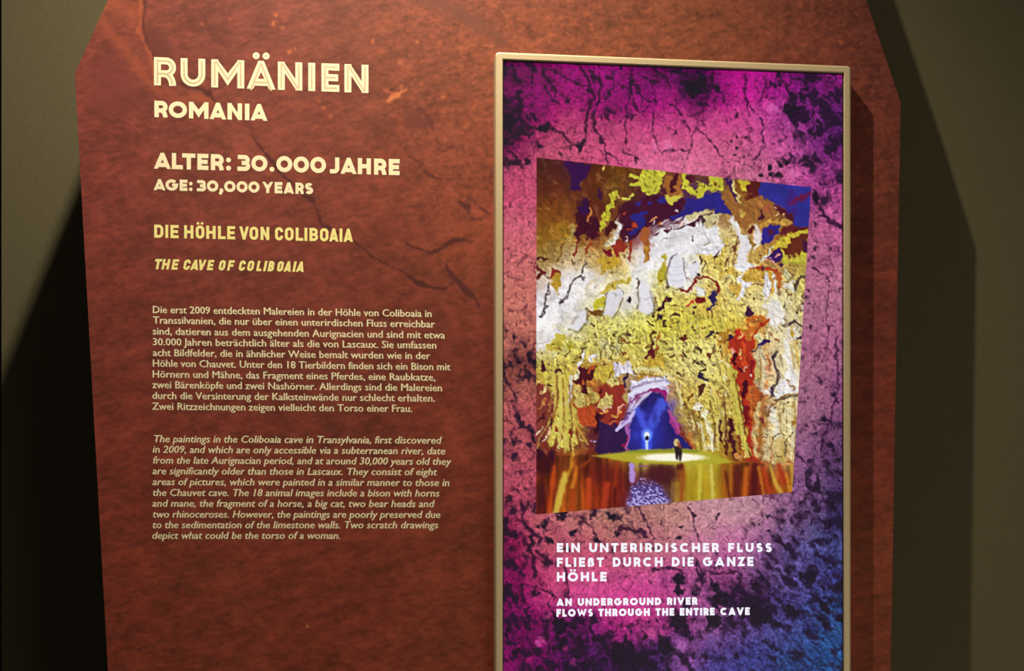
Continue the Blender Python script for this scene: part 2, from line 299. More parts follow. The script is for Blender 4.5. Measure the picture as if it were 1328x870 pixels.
# ------------------------------------------------------------------ the photograph of the flooded cave shown on the monitor
def paint_cave():
    c = Canvas(688, 196, 1060, 676, 1.5)
    X, Y = c.X, c.Y
    xs = [710,740,770,800,830,860,890,920,950,980,1010,1040]
    rows = {218:[(70,25,20),(70,25,35),(82,32,15),(100,55,15),(110,60,30),(110,60,30),(120,80,30),(110,60,30),(90,40,25),(60,35,80),(45,45,140),(45,45,140)],
    247:[(86,35,20),(88,42,22),(88,40,18),(105,70,20),(75,28,28),(75,25,40),(75,35,60),(60,40,100),(130,85,30),(110,60,30),(50,48,140),(52,45,130)],
    276:[(115,62,20),(115,60,25),(80,28,20),(110,55,25),(60,25,70),(70,20,40),(90,50,70),(120,80,60),(140,100,45),(150,100,40),(110,60,25),(45,50,140)],
    305:[(128,84,22),(150,112,32),(115,55,25),(140,100,50),(120,60,60),(205,200,205),(222,218,220),(215,205,150),(200,180,120),(160,120,70),(150,110,40),(140,110,35)],
    334:[(140,108,50),(185,160,120),(185,150,85),(190,150,60),(222,218,222),(224,220,224),(218,216,218),(205,180,80),(205,180,110),(190,155,75),(150,90,50),(165,150,45)],
    363:[(200,180,165),(218,212,215),(220,216,218),(205,190,130),(224,222,226),(205,195,120),(222,220,228),(205,185,110),(215,195,120),(200,165,85),(200,172,110),(185,165,85)],
    392:[(220,215,220),(222,218,222),(210,200,165),(215,210,205),(215,210,205),(205,190,90),(200,180,80),(198,165,75),(205,188,110),(213,200,135),(210,200,150),(200,185,120)],
    421:[(226,221,222),(220,215,205),(190,180,90),(200,195,100),(200,192,85),(190,178,60),(195,182,70),(192,178,70),(190,172,65),(190,140,60),(213,202,165),(190,172,120)],
    450:[(205,198,150),(192,182,85),(190,180,95),(198,188,100),(190,176,80),(192,180,90),(200,188,105),(205,192,115),(185,130,50),(190,135,60),(210,196,150),(200,185,130)],
    479:[(175,155,60),(190,172,80),(165,120,45),(180,150,65),(192,172,85),(200,182,90),(202,188,115),(200,188,110),(196,178,80),(170,70,30),(214,204,165),(215,205,175)],
    508:[(150,105,45),(150,90,40),(150,85,40),(150,85,50),(170,150,170),(160,115,110),(190,162,75),(196,178,90),(185,160,80),(160,65,25),(205,188,130),(212,200,165)],
    537:[(140,75,45),(180,150,60),(135,60,30),(140,60,40),(60,40,140),(60,50,170),(170,140,60),(192,174,80),(180,160,70),(150,70,25),(208,192,140),(205,190,135)],
    566:[(120,50,35),(175,135,55),(70,20,40),(60,15,60),(50,50,170),(42,32,115),(120,80,50),(180,155,65),(150,110,50),(150,80,25),(205,190,140),(205,190,140)],
    595:[(90,25,22),(140,65,25),(110,35,20),(140,80,20),(170,160,50),(190,180,60),(190,180,60),(180,165,45),(140,90,25),(130,50,20),(190,150,90),(200,170,100)],
    624:[(130,45,18),(165,75,15),(135,40,18),(115,28,18),(100,40,60),(100,45,50),(175,140,30),(178,150,32),(150,75,18),(120,32,18),(165,65,18),(190,110,25)],
    653:[(125,35,18),(175,90,18),(160,50,20),(135,35,22),(110,60,110),(110,60,90),(175,145,32),(178,150,32),(160,80,18),(120,35,18),(180,90,22),(195,130,30)]}
    pts = [(x, y, k) for y, r in rows.items() for x, k in zip(xs, r)]
    wx = X + 9 * fbm(X, Y, 16, 3, 205); wy = Y + 9 * fbm(X, Y, 16, 3, 209)
    wl = np.interp(X, [690, 740, 800, 860, 920, 950, 985, 1060], [593, 590, 588, 601, 602, 600, 600, 606])   # water line
    water = sstep(-1, 1.5, Y - wl)
    wx = wx * (1 - water) + water * (X + 3 * fbm(X, Y * .12, 12, 2, 206)); wy = wy * (1 - water) + Y * water
    c.img = scatter(wx, wy, pts, 12.5) / 255.0
    # folds and grain of the limestone
    bright = c.img.mean(-1)
    fold = fbm(wx, wy, 15, 4, 221, ridged=True); grain = fbm(X, Y, 3.4, 3, 231); mid = fbm(X + 4 * grain, Y, 9, 3, 241, angle=math.radians(70), stretch=1.7)
    yel = np.clip((c.img[..., 0] - c.img[..., 2] * 1.15) * 3, 0, 1)
    rock = (1 - water)
    mod = 1 + rock * (.16 * fold + .08 * grain * (.5 + yel) + .22 * mid * (.35 + .65 * yel))
    c.img *= mod[..., None]
    sh = (sstep(.2, .55, mid) * rock * yel * .2)[..., None]
    c.img = c.img * (1 - sh) + sh * np.array([.86, .82, .62])
    dk = (sstep(.3, .5, -fbm(X, Y, 5.5, 3, 251)) * rock * sstep(.4, .55, bright) * yel * .6)[..., None]
    c.img = c.img * (1 - dk) + dk * np.array([.36, .24, .10])
    p, s, b = c.poly, c.stroke, c.blob
    DK = (66, 14, 34); W = (226, 222, 228)
    # ---- roof, upper left
    p([(735,210),(737,222),(740,230),(738,246),(745,248),(751,246),(754,235),(760,225),(767,212)], (52,8,68), 2.5, 2)
    p([(752,263),(759,259),(765,261),(762,272),(762,288),(773,283),(776,288),(776,305),(771,310),(765,310),(762,302),(756,305),(749,315),(747,319),(747,297),(749,277)], (62,10,32), 1.5, 2)
    b(757,270,5,(48,12,66),9,2)
    s([(765,270),(767,279),(763,288)], [3,4,3], (190,112,62))
    s([(742,292),(744,302),(738,310)], [3,5,4], (176,146,80), 2)
    p([(803,265),(812,262),(820,290),(818,310),(806,315),(800,300)], (70,18,36), 2.5, 2)
    p([(793,248),(799,250),(802,255),(798,259),(793,273),(788,290),(785,286),(781,302),(778,302),(778,288),(784,277),(785,269),(792,258)], (186,176,52), 1.2, 1.6)
    s([(803,254),(809,259),(816,257),(820,250)], [3,4,4,3], (206,196,84))
    b(782,218,2.5,(205,170,90)); b(777,250,3,(52,14,60),6,2)
    p([(800,265),(806,274),(798,286),(790,291),(785,302),(789,305),(796,297),(804,280)], (72,20,28), 1.2, 1.2)
    p([(806,275),(805,288),(801,305),(798,320),(784,317),(792,308),(799,294),(802,283)], (196,178,140), 1.5, 1.6); s([(803,290),(797,316)], 6, (218,212,210), 2)
    # ---- yellow crust and blue vault at the top
    p([(816,262),(850,254),(886,255),(890,262),(880,284),(860,288),(842,296),(820,312),(810,312),(812,280)], (66,14,42), 2, 2)
    p([(834,219),(844.5,220),(861,222),(857,230),(862,233),(860,240),(858,245.5),(853,251),(844.5,254.5),(839,251),(831,245.5),(825,243),(817,243),(818,237),(826.5,234.5),(818,229),(815,226),(817,223),(828,229),(831,227.5),(832,218)], (192,188,58), .9, 1.6)
    for q in [(839,221),(850,236),(838,240),(848,229)]: b(q[0], q[1], 2, (120,110,30), rough=.8, alpha=.7)
    p([(863,226),(884,226),(884,252),(878,258),(870,265),(865,262),(862,255),(861,240)], (150,92,40), .9, 1)
    s([(875,226),(872,248)], [8,7], (70,15,30), 1); s([(880,238),(879,250)], 3, (160,90,45))
    p([(862,252),(870,256),(878,255),(885,250),(880,258),(870,265),(865,262)], (204,196,72), .8, .8)
    p([(884.5,226),(895.5,225),(893,233),(893,241),(900,245.5),(904,236),(915,239),(918,241),(919,229),(938,229),(940,246),(935,247),(920,248),(912,254.5),(905,254.5),(898,251),(886,245.5)], (190,184,56), .9, 1.5)
    p([(893,227),(904,228),(904,234),(893,237)], (82,22,40)); p([(907,229),(918,229),(918,237),(907,233)], (92,45,40))
    for q in [(921,242),(926,239),(932,241),(904,246),(912,243)]: b(q[0], q[1], 1.6, (110,60,30), rough=.5)
    p([(890,259),(907,255),(915,255),(924.5,250),(935,252),(940,268),(927,272),(907,273),(893,277),(887,281),(886,285.5),(869,284),(866.5,280),(879,277),(887,272)], (42,34,122), 1.5, 1.5)
    p([(828,274.5),(840,273),(837.6,283),(831,294),(822,305),(818,310),(817,305),(824,294),(818,283)], (40,34,118), 1.5, 1.5)
    for q in [(827,263),(844,264),(859,259)]: b(q[0], q[1], 3.6, (48,36,125), soft=1.5)
    b(875,274,1.4,(235,215,235), rough=0); b(811,310,1.8,(235,215,215), rough=0); b(813,318,2.2,(225,200,190), rough=.3)
    for q in [(811,276),(821,291),(818,297)]: b(q[0], q[1], 2.2, (170,60,40), rough=.6)
    s([(842,287),(848,286),(852,283)], [2,3,2], (200,130,80)); b(857,289,2.5,(170,90,30))
    # ---- white wall under the vault
    p([(844.5,309),(855.5,299),(868,299),(879,299),(887,294),(887,281),(913.5,274),(929,273),(931,285.5),(930,299),(936,308),(938,330),(844.5,330)], (224,220,224), 1.5, 2)
    p([(887,281),(913,274),(930,273),(932,288),(920,296),(908,284),(893,288)], (188,172,110), 1.5, 1.5, .8)
    s([(879,297),(887,292),(898,291),(909,284),(916,280),(925,276)], [3,3,2.5,2.5,2,2], (72,24,44)); s([(879,292),(886,288),(898,286.5),(909,281)], 2, (226,200,192))
    for i in range(26):
        t = (i * .6180339) % 1; u = (i * .7548777) % 1
        x, y = 846 + 36 * t, 289 + 16 * u + 8 * (1 - t) - 6
        s([(x, y), (x + 4, y - 2.2)], 1.3, (80,28,50) if i % 2 else (230,215,220), .5, .3)
    s([(912,284),(910,291)], 2, (60,40,50)); s([(858,312),(866,309),(871,310)], 1.6, (130,110,120)); s([(899,306),(898,311)], 2.4, (110,90,90))
    p([(832,295),(842,295),(844,325),(841,338),(836,338),(834,325)], (156,84,44), 1.5, 1.2); p([(834,318),(842,318),(839,340),(836,340)], (180,130,50), 1.5, 1)
    p([(814,312),(821,312),(818,340),(816,340)], (146,50,38), 1.5, 1)
    # ---- vault and roots, upper right
    p([(982,234),(1021,239),(1058,243),(1054,296),(1029,293),(1027,279),(1013,264),(996,260),(980,253)], (46,44,138), 1.5, 1.5)
    s([(1028,262),(1040,256),(1052,252)], [6,8,7], (104,20,62), 3); s([(1027,250),(1022,262)], 7, (66,28,110), 3, alpha=.7); b(1026,276,7,(60,26,100),soft=4,alpha=.7)
    p([(930,250),(935.5,256),(941,264),(949,270),(946.5,278),(938,279),(928,275)], (40,35,124), 1.2, 1.2)
    p([(938,247.6),(944,246),(953.5,259),(963,265.5),(975.5,257),(989,257),(1007,261),(1013,275),(1002,286),(988,297),(985,294.5),(982,283.5),(975.5,289),(962,297),(955,292),(951,278),(941,264)], (150,96,46), 1.2, 1.5)
    p([(973,232),(985,234),(981,253),(968,258)], (86,26,24), 1.2, 1.2)
    p([(954,231),(971,232),(969,249),(963,249)], (190,170,48), 1, 1)
    s([(946,232),(949,248),(956,262)], [5,4,3], (58,24,80)); s([(949,234),(953.5,247),(955,254.5),(962,264)], [2.5,3.5,3.5,2.5], (216,192,122)); s([(966,256),(972,250)],3,(110,50,30))
    for q, k in [((962,278),(190,160,70)),((985,266),(170,110,55)),((995,270),(165,85,55)),((970,272),(140,90,45))]: b(q[0], q[1], 4, k, soft=2)
    s([(1006,266),(1018,276),(1028,285)], [7,8,6], (78,22,36), 1.5); s([(988,274),(986,284)],4,(70,24,40),1.5)
    s([(988,294),(998,287),(1008,286),(1018,288),(1026,293)], [4,5,4,7,6], (192,142,62)); b(1009,277,2.4,(228,190,140)); b(1005,267,1.6,(220,160,150)); b(1018,281,1.6,(225,180,130))
    p([(988,298),(999,290),(1011,289),(1011,303),(1004.5,310),(996,312),(988,318)], (48,34,126), 1, 1); b(999,302,4,(80,24,60),soft=2)
    p([(1012,296),(1028,290),(1050,294),(1049,299),(1030,301),(1014,308)], (92,30,32), 1.2, 1.2)
    p([(1018,314),(1030,306),(1050,303),(1050,322),(1040,333),(1029,333),(1018,328)], (100,42,26), 1.2, 1.5); b(1046,319,4,(60,20,60),7,2)
    p([(988,336),(996,322),(1007,314),(1021,305.5),(1035,299),(1050,299),(1050,303),(1038,304),(1027,308),(1024,317),(1007,322),(996,329),(991,338)], (196,176,54), 1, 1.4)
    s([(988,338),(997,326),(1004,320)], [4,4,2], (222,212,200)); s([(1006,312),(1020,306)],2,(150,80,40))
    p([(992,336),(1002,326),(1013,322),(1013,337),(1004,340)], (54,26,88), 1, 1)
    for q in [(993,337),(1000,334),(1003,339),(1008,332)]: b(q[0], q[1], 1.9, (226,150,150), rough=.4)
    p([(945,285),(951,281),(956,292),(962,303),(971,305.5),(973,325),(969,342),(953.5,342),(959,317),(956,303),(948,292)], W, 1.3, 1.2)
    p([(977,290),(984,297),(987,303),(987,314),(980,323.5),(975.5,326),(978,310),(981,303)], (226,216,212), 1, .8); b(975,298,4.4,(92,26,26)); b(977,297,1.3,(220,170,150)); s([(973,308),(975,320)], 3, (130,95,40))
    s([(957,308),(953,320),(951,340)], 2, (100,50,40)); s([(944,310),(938,328),(932,345)], [3,5,6], (206,180,84), 2); s([(950,318),(946,330),(938,345)], 2, (110,60,40))
    p([(1013,342),(1016,323),(1024,334),(1035,333),(1040,325),(1050,328),(1049,344)], (184,174,58), 1.2, 1.5); s([(1018,322),(1022,334)],3,(95,40,25))
    # ---- white flowstone, left
    for q, w, k in [([(697,336),(709,337)],3.2,(72,24,30)),([(697,347),(703,353),(698,361)],6,(96,32,30)),([(733,316),(727,325),(724,337)],2.6,(120,72,26)),([(746,315),(748,326),(745,333)],3.2,(124,34,30)),([(767,316),(762,322),(758,330)],3.2,(150,62,32))]: s(q, w, k)
    p([(715,355),(719,351),(726,354),(727,367),(724.5,380),(717.6,373),(713.5,363)], (180,142,48), 1.8, 1.5); s([(713,358),(718,351),(725,354)], 4, (130,42,28))
    p([(773,336),(787,331),(800,331),(803,337),(795,347),(780,357),(778,343)], (190,152,48), 2, 1.8)
    p([(782.5,323),(792,323),(793.5,331),(782.5,330)], (110,22,32)); p([(798,312),(811,312),(810,323),(803,332),(796,331)], (142,44,34), 1.2, 1.8)
    p([(769,398),(785,383),(785,396),(773,401)], (196,186,50)); s([(780,380),(793.5,371.6),(815,362)], [5,7,5], (190,166,66), 1.5); s([(762,374),(775,358)], 4, (205,190,160), 2.5); s([(789,357),(801,349)],2,(170,145,70))
    p([(763,402),(781,400.6),(781,411),(764.5,411)], (112,72,28), 1, 1.5)
    p([(744,409),(763,400.6),(759,420),(748,430),(738,425)], (224,220,228), 1, 1); s([(749,410),(742,419)], 3.5, (170,150,130), 1.5); s([(763,402),(758,420)],1.6,(110,90,40))
    p([(787,380),(803,374),(809,384),(800,403),(795,412),(782.5,409)], (218,214,224), 1, 1.2); b(794,381,1.8,(120,110,80)); s([(802,374),(808,379)],1.4,(120,110,110)); p([(804,390),(812,387),(811,400),(806,403)], (214,208,190))
    for q, w in [([(712,367),(711,376),(708,384),(706.5,395),(706.5,400.5),(701,411.6)],1.9),([(760,341),(756,348),(755,354)],1.6),([(757,363),(752,358),(744,363),(740,372),(738,377),(734,384),(726,394)],1.7)]: s(q, w, (70,58,62), .7, .5)
    b(773,371,1.5,(60,55,60)); b(743,340,2,(110,90,60))
    # ---- middle: white fingers
    p([(876,329),(884.5,333),(886.6,349.5),(890,363),(884.5,371.6),(877.6,374),(866.6,370),(864,356),(868,342.6)], (228,226,238), .9, .6)
    for y in (345, 355, 363): s([(867,y),(876,y+2),(886,y)], 1.2, (200,198,212), .8, .2, .8)
    s([(878,330),(871,332),(867,345),(863,358),(867,370)], 1.5, (80,66,80), .7, .4); s([(886,336),(888,352),(891,362),(894,364)], 1.2, (110,95,100), .7, .3)
    p([(831,365),(840,366),(843,378.5),(847,392),(847,405),(839,409),(829,402),(828,396),(832,389.5),(829,377)], (226,224,232), .9, .7)
    s([(830,386),(836,389),(843,386)], 1.2, (198,196,205)); s([(843,378),(848,394),(848,404)],1.2,(150,140,110))
    p([(860,330),(862,340),(865,347),(865,360.5),(861,366),(853,367),(851,358),(858,347)], (184,168,50), 1, 1); p([(893,345),(905,338),(906,352),(901,360),(895,356)], (222,220,226), 1, 1)
    p([(851,405),(855.5,395),(864,385),(872,388),(869,391),(862,394),(855.5,405)], (58,26,42), .8, .8); b(864,391,2,(140,60,40))
    s([(884.5,376),(893,376),(905,360.5),(912,360.5),(923,362),(930,367),(930,376)], [5,4,2.5,3,3,4,4], (130,34,32)); s([(927,376),(924.5,384),(924.5,398),(915,400.6)], [4,5,4,3], (44,32,82))
    p([(904,374),(916,374),(914,385),(904,385)], (214,210,206), 1.5); p([(900,387),(915,387),(916,391),(904,392)], (112,26,26), .8, 1); s([(893,396),(899,391)], 3.5, (190,56,44)); s([(914,402),(917,412)],1.6,(110,40,40)); s([(924,402),(923,411)],1.6,(90,40,40))
    for q, w in [([(910,334),(909,343)],3),([(914,334),(916,341),(910,352)],1.3),([(828,366),(825,373)],3),([(926,333),(932,326)],2.6),([(871,408),(878,406),(882,410)],2.6),([(838,419),(845,422)],2.8)]: s(q, w, (70,40,36), .7, .5)
    for q in [(905,355,2.2),(900,343,2),(816,389,2.8),(856,412,2.6),(866,370,2),(849,409,2),(901,400,2),(899,406,2)]: b(q[0], q[1], q[2], (52,30,48), rough=.6)
    # ---- right, middle
    p([(956,325),(973,325),(966,339),(984,343),(971,351),(964.5,353),(963,364),(980,370.5),(969,370.5),(966,383),(957.6,388),(960,366),(953.5,362),(962,352.6),(955,346)], W, 1.2, 1.4)
    p([(966,355),(974,350),(988,348.5),(993.5,357),(988,363.6),(969,365),(963,362)], (192,152,58), 1.2, 1.2); s([(972,357),(984,353)],2,(225,190,110))
    p([(932,352),(952,346),(958,352),(950,360),(940,356),(934,362)], (196,166,72), 1.2, 1.5); p([(948,368),(958,366),(961,378),(954,384),(948,378)], (198,160,70), 1.2, 1.2)
    p([(993,352),(1000,360),(1001,380),(994,395),(990,375)], (220,214,214), 1.5, 1.2); p([(990,398),(1000,390),(1012,392),(1018,410),(1008,428),(998,425),(995,410)], (220,214,206), 2, 2)
    s([(975.5,348.5),(986.6,345.7),(992,350),(1003,350),(1010,352.6),(1011,361)], [3,4,6,5,5,4], (170,62,32)); b(991,348,3,(64,26,60)); s([(1000,355),(1002,380)], 5, (196,152,64)); s([(1010,353),(1013,372)], 5, (184,96,44)); s([(1005,357),(1008,382)], 3.6, (222,216,216)); s([(1012,370),(1010,387)],1.6,(110,70,50))
    b(1013,343,3.6,(48,22,66)); s([(978,371),(986,370)],1.5,(90,50,50)); s([(988,369),(993,365)],1.6,(100,60,50)); b(978,388,2.6,(110,80,50))
    s([(1032,376),(1033.5,363.6),(1039,358),(1044.5,358),(1044.5,366)], 2, (64,38,34)); s([(1024,346),(1027,357),(1023,364),(1016,366)], 1.6, (100,70,50)); p([(1035,365),(1040,360),(1043,364),(1043,382),(1036,382)], (198,184,100)); p([(1017,352),(1024,350),(1025,362),(1018,364)], (206,196,150)); p([(1016,366),(1027,366),(1032,376),(1020,377)], (216,208,196)); s([(1025,348),(1034,345),(1044,346)], 6, (170,140,66), 2)
    s([(1017,392),(1020,405),(1024,408)],1.4,(70,60,60)); s([(1017,421.6),(1026,418),(1032,417),(1039,424)], 2, (66,46,44)); p([(1018,424),(1036,422),(1038,440),(1018,440)], (216,206,180)); s([(1026,424),(1028,432)],3.5,(190,150,60)); b(1036,437,3,(58,32,60)); b(1038,399,3.5,(92,40,40)); b(1034,406,2.2,(80,50,60)); s([(1043,382),(1041,398)],2,(90,60,40)); s([(1019,378),(1021,386)],2,(120,90,50))
    for i in range(22):
        t = (i * .6180339) % 1; u = (i * .7548777) % 1
        s([(1010 + 32 * t, 384 + 50 * u), (1012 + 32 * t, 388 + 50 * u)], 1.8, [(232,228,222),(150,128,90),(206,190,140)][i % 3], .8, .8, .85)
    p([(967,408),(975.5,408),(997.6,412),(991,421.6),(978,430),(975.5,445),(951,445),(955,427),(970,427)], (192,106,40), 1.2, 1.8); p([(967,402),(972,398),(977,403),(977,409),(967,408)], (60,24,54))
    s([(974,420),(984,414)],3,(210,150,70),1.5); s([(997,413),(982,426),(975,445)], [2,4,5], (170,48,28)); p([(947,446),(955,427),(964,435),(965,446)], (182,42,30), 1, 1.6); s([(957,440),(962,432)],2,(230,170,110)); b(945,437,4,(52,24,56)); p([(932,432),(944,428),(944,444),(932,446)], (170,120,40), 1.5, 2)
    p([(978,434),(988,432),(992,444),(982,446)], (216,208,160)); b(995,442,2.6,(60,30,70)); s([(1000,433),(1008,440)],3,(150,80,50))
    # specks on the yellow roof of the gallery
    r = np.random.default_rng(7)
    for i in range(120):
        x = r.uniform(760, 958); y = r.uniform(412, 470) + max(0, (x - 880) * .35)
        if y > 500: continue
        a = r.uniform(-.6, 1.2); l = r.uniform(1, 4.5)
        s([(x, y), (x + l * math.cos(a), y + l * math.sin(a))], r.uniform(1.2, 2.8), [(56,34,30),(120,64,30),(228,216,160)][[0,0,1,2,2][r.integers(5)]], .7, .8, r.uniform(.55, .95))
    # ---- lower left: flowstone curtain and recess
    p([(690,428),(730,428),(717.6,441),(705,451),(690,464)], (218,212,210), 1.2, 1.5); p([(722,434),(731,433),(730,455),(722,456),(707,452)], (190,170,56), 1.2, 1.2, .9); b(739,448,4,(170,160,40),soft=2)
    p([(695,500),(718,496),(722,520),(721,545),(713,560),(695,592)], (124,52,44), 2, 2)
    for i in range(34):
        t = (i * .6180339) % 1; u = (i * .7548777) % 1
        x, y = 695 + 24 * t, 500 + 78 * u
        s([(x, y), (x + 5, y - 5)], r.uniform(1.2, 2.2), [(222,190,130),(230,200,170),(70,16,30),(190,120,60)][i % 4], .7, .6, .9)
    p([(775,502),(809,498),(812,515),(811,537),(800,552),(778,552),(773,532)], (142,46,36), 1.5, 1.5); p([(738,518),(745,532),(752,552),(771,552),(773,527),(757,527)], (178,70,34), 1.5, 1.5)
    p([(742,492),(749,488),(751,477),(763,477),(771,473),(775,478),(767,493),(761,499),(760,508),(755,510),(752,500),(744,497)], (76,18,28), 1, 1); s([(763,482),(770,476)], 5, (176,76,34), 1.2); s([(756,494),(757,504)], 4, (178,84,40))
    p([(767,491),(775.5,473),(792,474),(807,478),(797,483),(785,496)], (192,166,62), 1.2, 1.2); p([(742,502),(751,500),(757.6,513),(757.6,526.6),(748,527),(741,515)], (196,172,96), 1.2, 1.5); p([(760,503),(774,508),(776,515),(768,526),(759,527)], (192,166,84), 1.2, 1.5)
    p([(775.5,518),(786.6,511),(796,515.6),(795,524),(784,532),(775.5,527)], (202,182,104), 1, 1.5); p([(786,490),(800,486),(804,498),(790,502)], (196,180,110), 1.2, 1.8); p([(809,512),(816,508),(818,520),(812,524)], (186,160,90), 1.5, 1.5); s([(757,503),(760,509)], 4, (62,14,30)); b(778,508,3,(70,18,24)); s([(788,490),(792,484)],2,(80,40,20))
    p([(771,532),(780,538),(781,560),(771,560)], (50,10,20), 1.2, 1)
    for i in range(46):
        t = (i * .6180339) % 1; u = (i * .7548777) % 1
        b(776 + 34 * t, 526 + 26 * u, r.uniform(1, 1.9), [(232,180,150),(196,90,60),(90,18,30),(214,150,70)][i % 4], rough=.6, alpha=.9)
    p([(700,470),(722,480),(740,482),(738,518),(748,540),(753,556),(750,572),(742,590),(736,584),(724,575),(712,578),(716,556),(722,538),(720,512),(706,495)], (198,180,76), 1.5, 1.8)
    for x0, x1, k in [(712,708,(172,146,60)),(727,722,(216,204,110)),(733,731,(178,150,56)),(718,712,(222,206,130)),(738,746,(214,198,106)),(742,750,(150,100,40))]: s([(x0, 488), (x0 + 2, 520), (x1, 566)], 2.4, k, 1, 1, .8)
    s([(722,500),(722,520),(716,545)], 3, (150,80,40), 1, 1); s([(724,552),(727,572)],3,(120,30,30)); s([(738,556),(742,566)],4,(120,34,26)); s([(730,566),(726,580)],2.4,(220,200,130)); s([(744,560),(755,572)],3,(205,180,90)); s([(752,556),(760,570)],2,(170,100,50)); s([(742,568),(743,590)],4,(200,176,84))
    p([(701,471),(705,467),(711,477),(705,484),(701,482)], (66,20,32), 1, 1); s([(714,480),(720,484),(726,481),(731,484)], [3,4,3,2], (72,28,36)); s([(712,497),(716,500)],3,(90,40,40)); b(716,547,3,(52,16,40)); b(700,588,5,(50,12,32),8,2); b(716,590,4,(60,12,36),8,2)
    for q in [(722,459),(734,460),(749,440),(769,434),(717,447),(744,471),(751,463),(798,457),(781,449),(794,435),(760,442)]: s([(q[0], q[1]), (q[0] + 3.5, q[1] - 1.5)], 2.4, (84,66,34), .8, .7)
    s([(752,476),(755,464),(757,457)], [3,4.5,3], (222,218,222)); s([(764,467),(771,459)], 3.4, (220,214,216)); s([(752,464),(754,456),(761,452)], 1.8, (70,40,30)); s([(741,487),(739,506),(736,522)], [4,5,4], (214,208,196)); p([(739,490),(750,480),(750,488),(743,493)], (214,204,170))
    for q in [(781,440,460),(789,446,466),(800,440,458),(774,452,468)]: s([(q[0], q[1]), (q[0] + 1, q[2])], 5, (208,200,140), 2, 1, .8); s([(q[0] + 4, q[1]), (q[0] + 5, q[2])], 1.5, (96,80,36), .8, .5, .8)
    # ---- tunnel
    p([(795,472),(816,469),(822,485),(799,486)], (212,202,218), 1.5, 1.5); s([(811,486),(811,500)], 3.5, (42,24,62))
    s([(801,478),(812,476)],1.6,(180,170,180)); s([(800,484),(813,483),(822,486)],2.4,(232,228,240))
    p([(821,488),(829,484),(846,485),(851,491),(835,493)], (186,140,54), 1, 1); s([(822,478),(844.5,479),(862,484),(876,493.5),(880,508)], [3,3,3,3,2], (222,208,146)); s([(826,473),(845,475)],2,(180,150,60))
    p([(833,470),(847,462),(862,460),(862,475.5),(840,473)], (190,156,56), 1.2, 1.2); p([(846,444),(840,455),(836,466),(847,467),(849,457)], (92,28,30), 1, 1.2); s([(846,430),(846,450)], 2.2, (80,40,24)); s([(855,432),(851,456)],3,(150,84,36),1); s([(838,450),(843,440)],2.4,(100,66,30))
    p([(815,500),(835,490),(866,489),(866,500),(862,515),(855.5,506),(843,509),(826,531),(815,536)], (188,168,204), 1.5, 1.6)
    for q in [([(817,512),(838,501),(865,497)],6,(222,216,240)),([(820,496),(845,493),(864,492)],4,(228,224,244)),([(818,521),(830,512),(842,505)],2,(150,70,130)),([(822,528),(832,517),(841,509)],3.4,(204,184,214)),([(817,530),(822,516)],2.6,(214,206,236)),([(824,520),(834,510)],1.4,(120,40,90))]: s(*q)
    s([(843,505),(855,505),(861,512),(862,520)], [4,6,5,4], (146,32,112)); b(849,505,2,(60,14,50)); s([(860,488),(865,496)],4,(210,215,250)); b(865,496,2,(70,70,140))
    p([(775,545),(800,552),(816,560),(814,588),(775,588)], (46,22,66), 2.5, 2); s([(800,556),(815,546),(823,534)], [5,6,5], (196,182,232), 1.2); s([(808,552),(816,542)],2,(120,40,120)); s([(815,552),(816,582)], [7,6], (186,92,150), 1.5); s([(812,566),(811,580)],3,(140,20,60)); b(767,572,1.5,(235,140,210),rough=0); b(772,574,1.6,(180,170,235),rough=0)
    p([(843,511),(855,508),(862,516),(866,530),(872,545),(882,562),(898,584),(816,586),(818,552),(825,534),(833,524)], (38,30,104), 1, 1)
    b(838,560,20,(44,52,176),28,14,0,.75); s([(839,562),(833,545),(826,530)], [7,10,10], (72,84,214), 3.5, 2, .9); s([(840,562),(848,545),(858,524)], [7,12,14], (72,88,216), 4, 2, .9); b(849,540,3,(40,36,130),8,3,1,.6); b(834,524,6,(34,26,92),7,4,1,.8)
    s([(835,562),(836,584)], 6, (58,80,224), 2.5, 1); s([(843,562),(842,584)], 6, (58,80,224), 2.5, 1); b(839,564,6,(120,160,250),7,3.5,0); s([(839,563),(839,584)], 4, (190,214,250), 1.5, .4); b(839,564,3.2,(250,252,255),3.6,1,0); b(839,568,2.3,(24,20,60),2.8,.8,.4); b(824,565,6,(58,64,190),5,4,1,.5)
    p([(866,534),(875,540),(882,552),(882,562),(876,560),(870,548)], (156,50,130), 1, 1.2); s([(880,556),(890,570),(897,582)], [4,5,4], (120,40,34), 1.5)
    # ---- yellow pillar right of the tunnel
    for i in range(60):
        t = r.uniform(0, 1); u = r.uniform(0, 1)
        x, y = 872 + 74 * t, 480 + 88 * u
        if x < 876 + (y - 500) * .28: continue
        a = math.radians(70) + r.uniform(-.4, .4); l = r.uniform(3, 9)
        s([(x, y), (x + l * math.cos(a), y + l * math.sin(a))], r.uniform(1.2, 3), [(226,212,160),(150,112,46),(120,76,34),(214,196,110),(230,220,180)][r.integers(5)], .9, .9, .75)
    for q, w, k in [([(898,471),(904,469)],3,(80,50,32)),([(909,484),(912,491),(918,492)],4,(48,36,56)),([(909,500),(909,513)],5,(84,44,30)),([(879,484),(881,488)],3,(86,44,34)),([(920,434),(923,431)],4,(50,40,54)),([(884,440),(889,437)],4,(90,40,30)),([(897,511),(894,519)],4,(120,72,30)),([(906,472),(914,476)],2,(60,50,40)),([(902,452),(910,456)],2.4,(70,52,34)),([(872,463),(877,460)],3,(110,94,50)),([(919,462),(924,453)],2.4,(110,60,36)),([(883,527),(887,526)],2,(60,50,40))]: s(q, w, k)
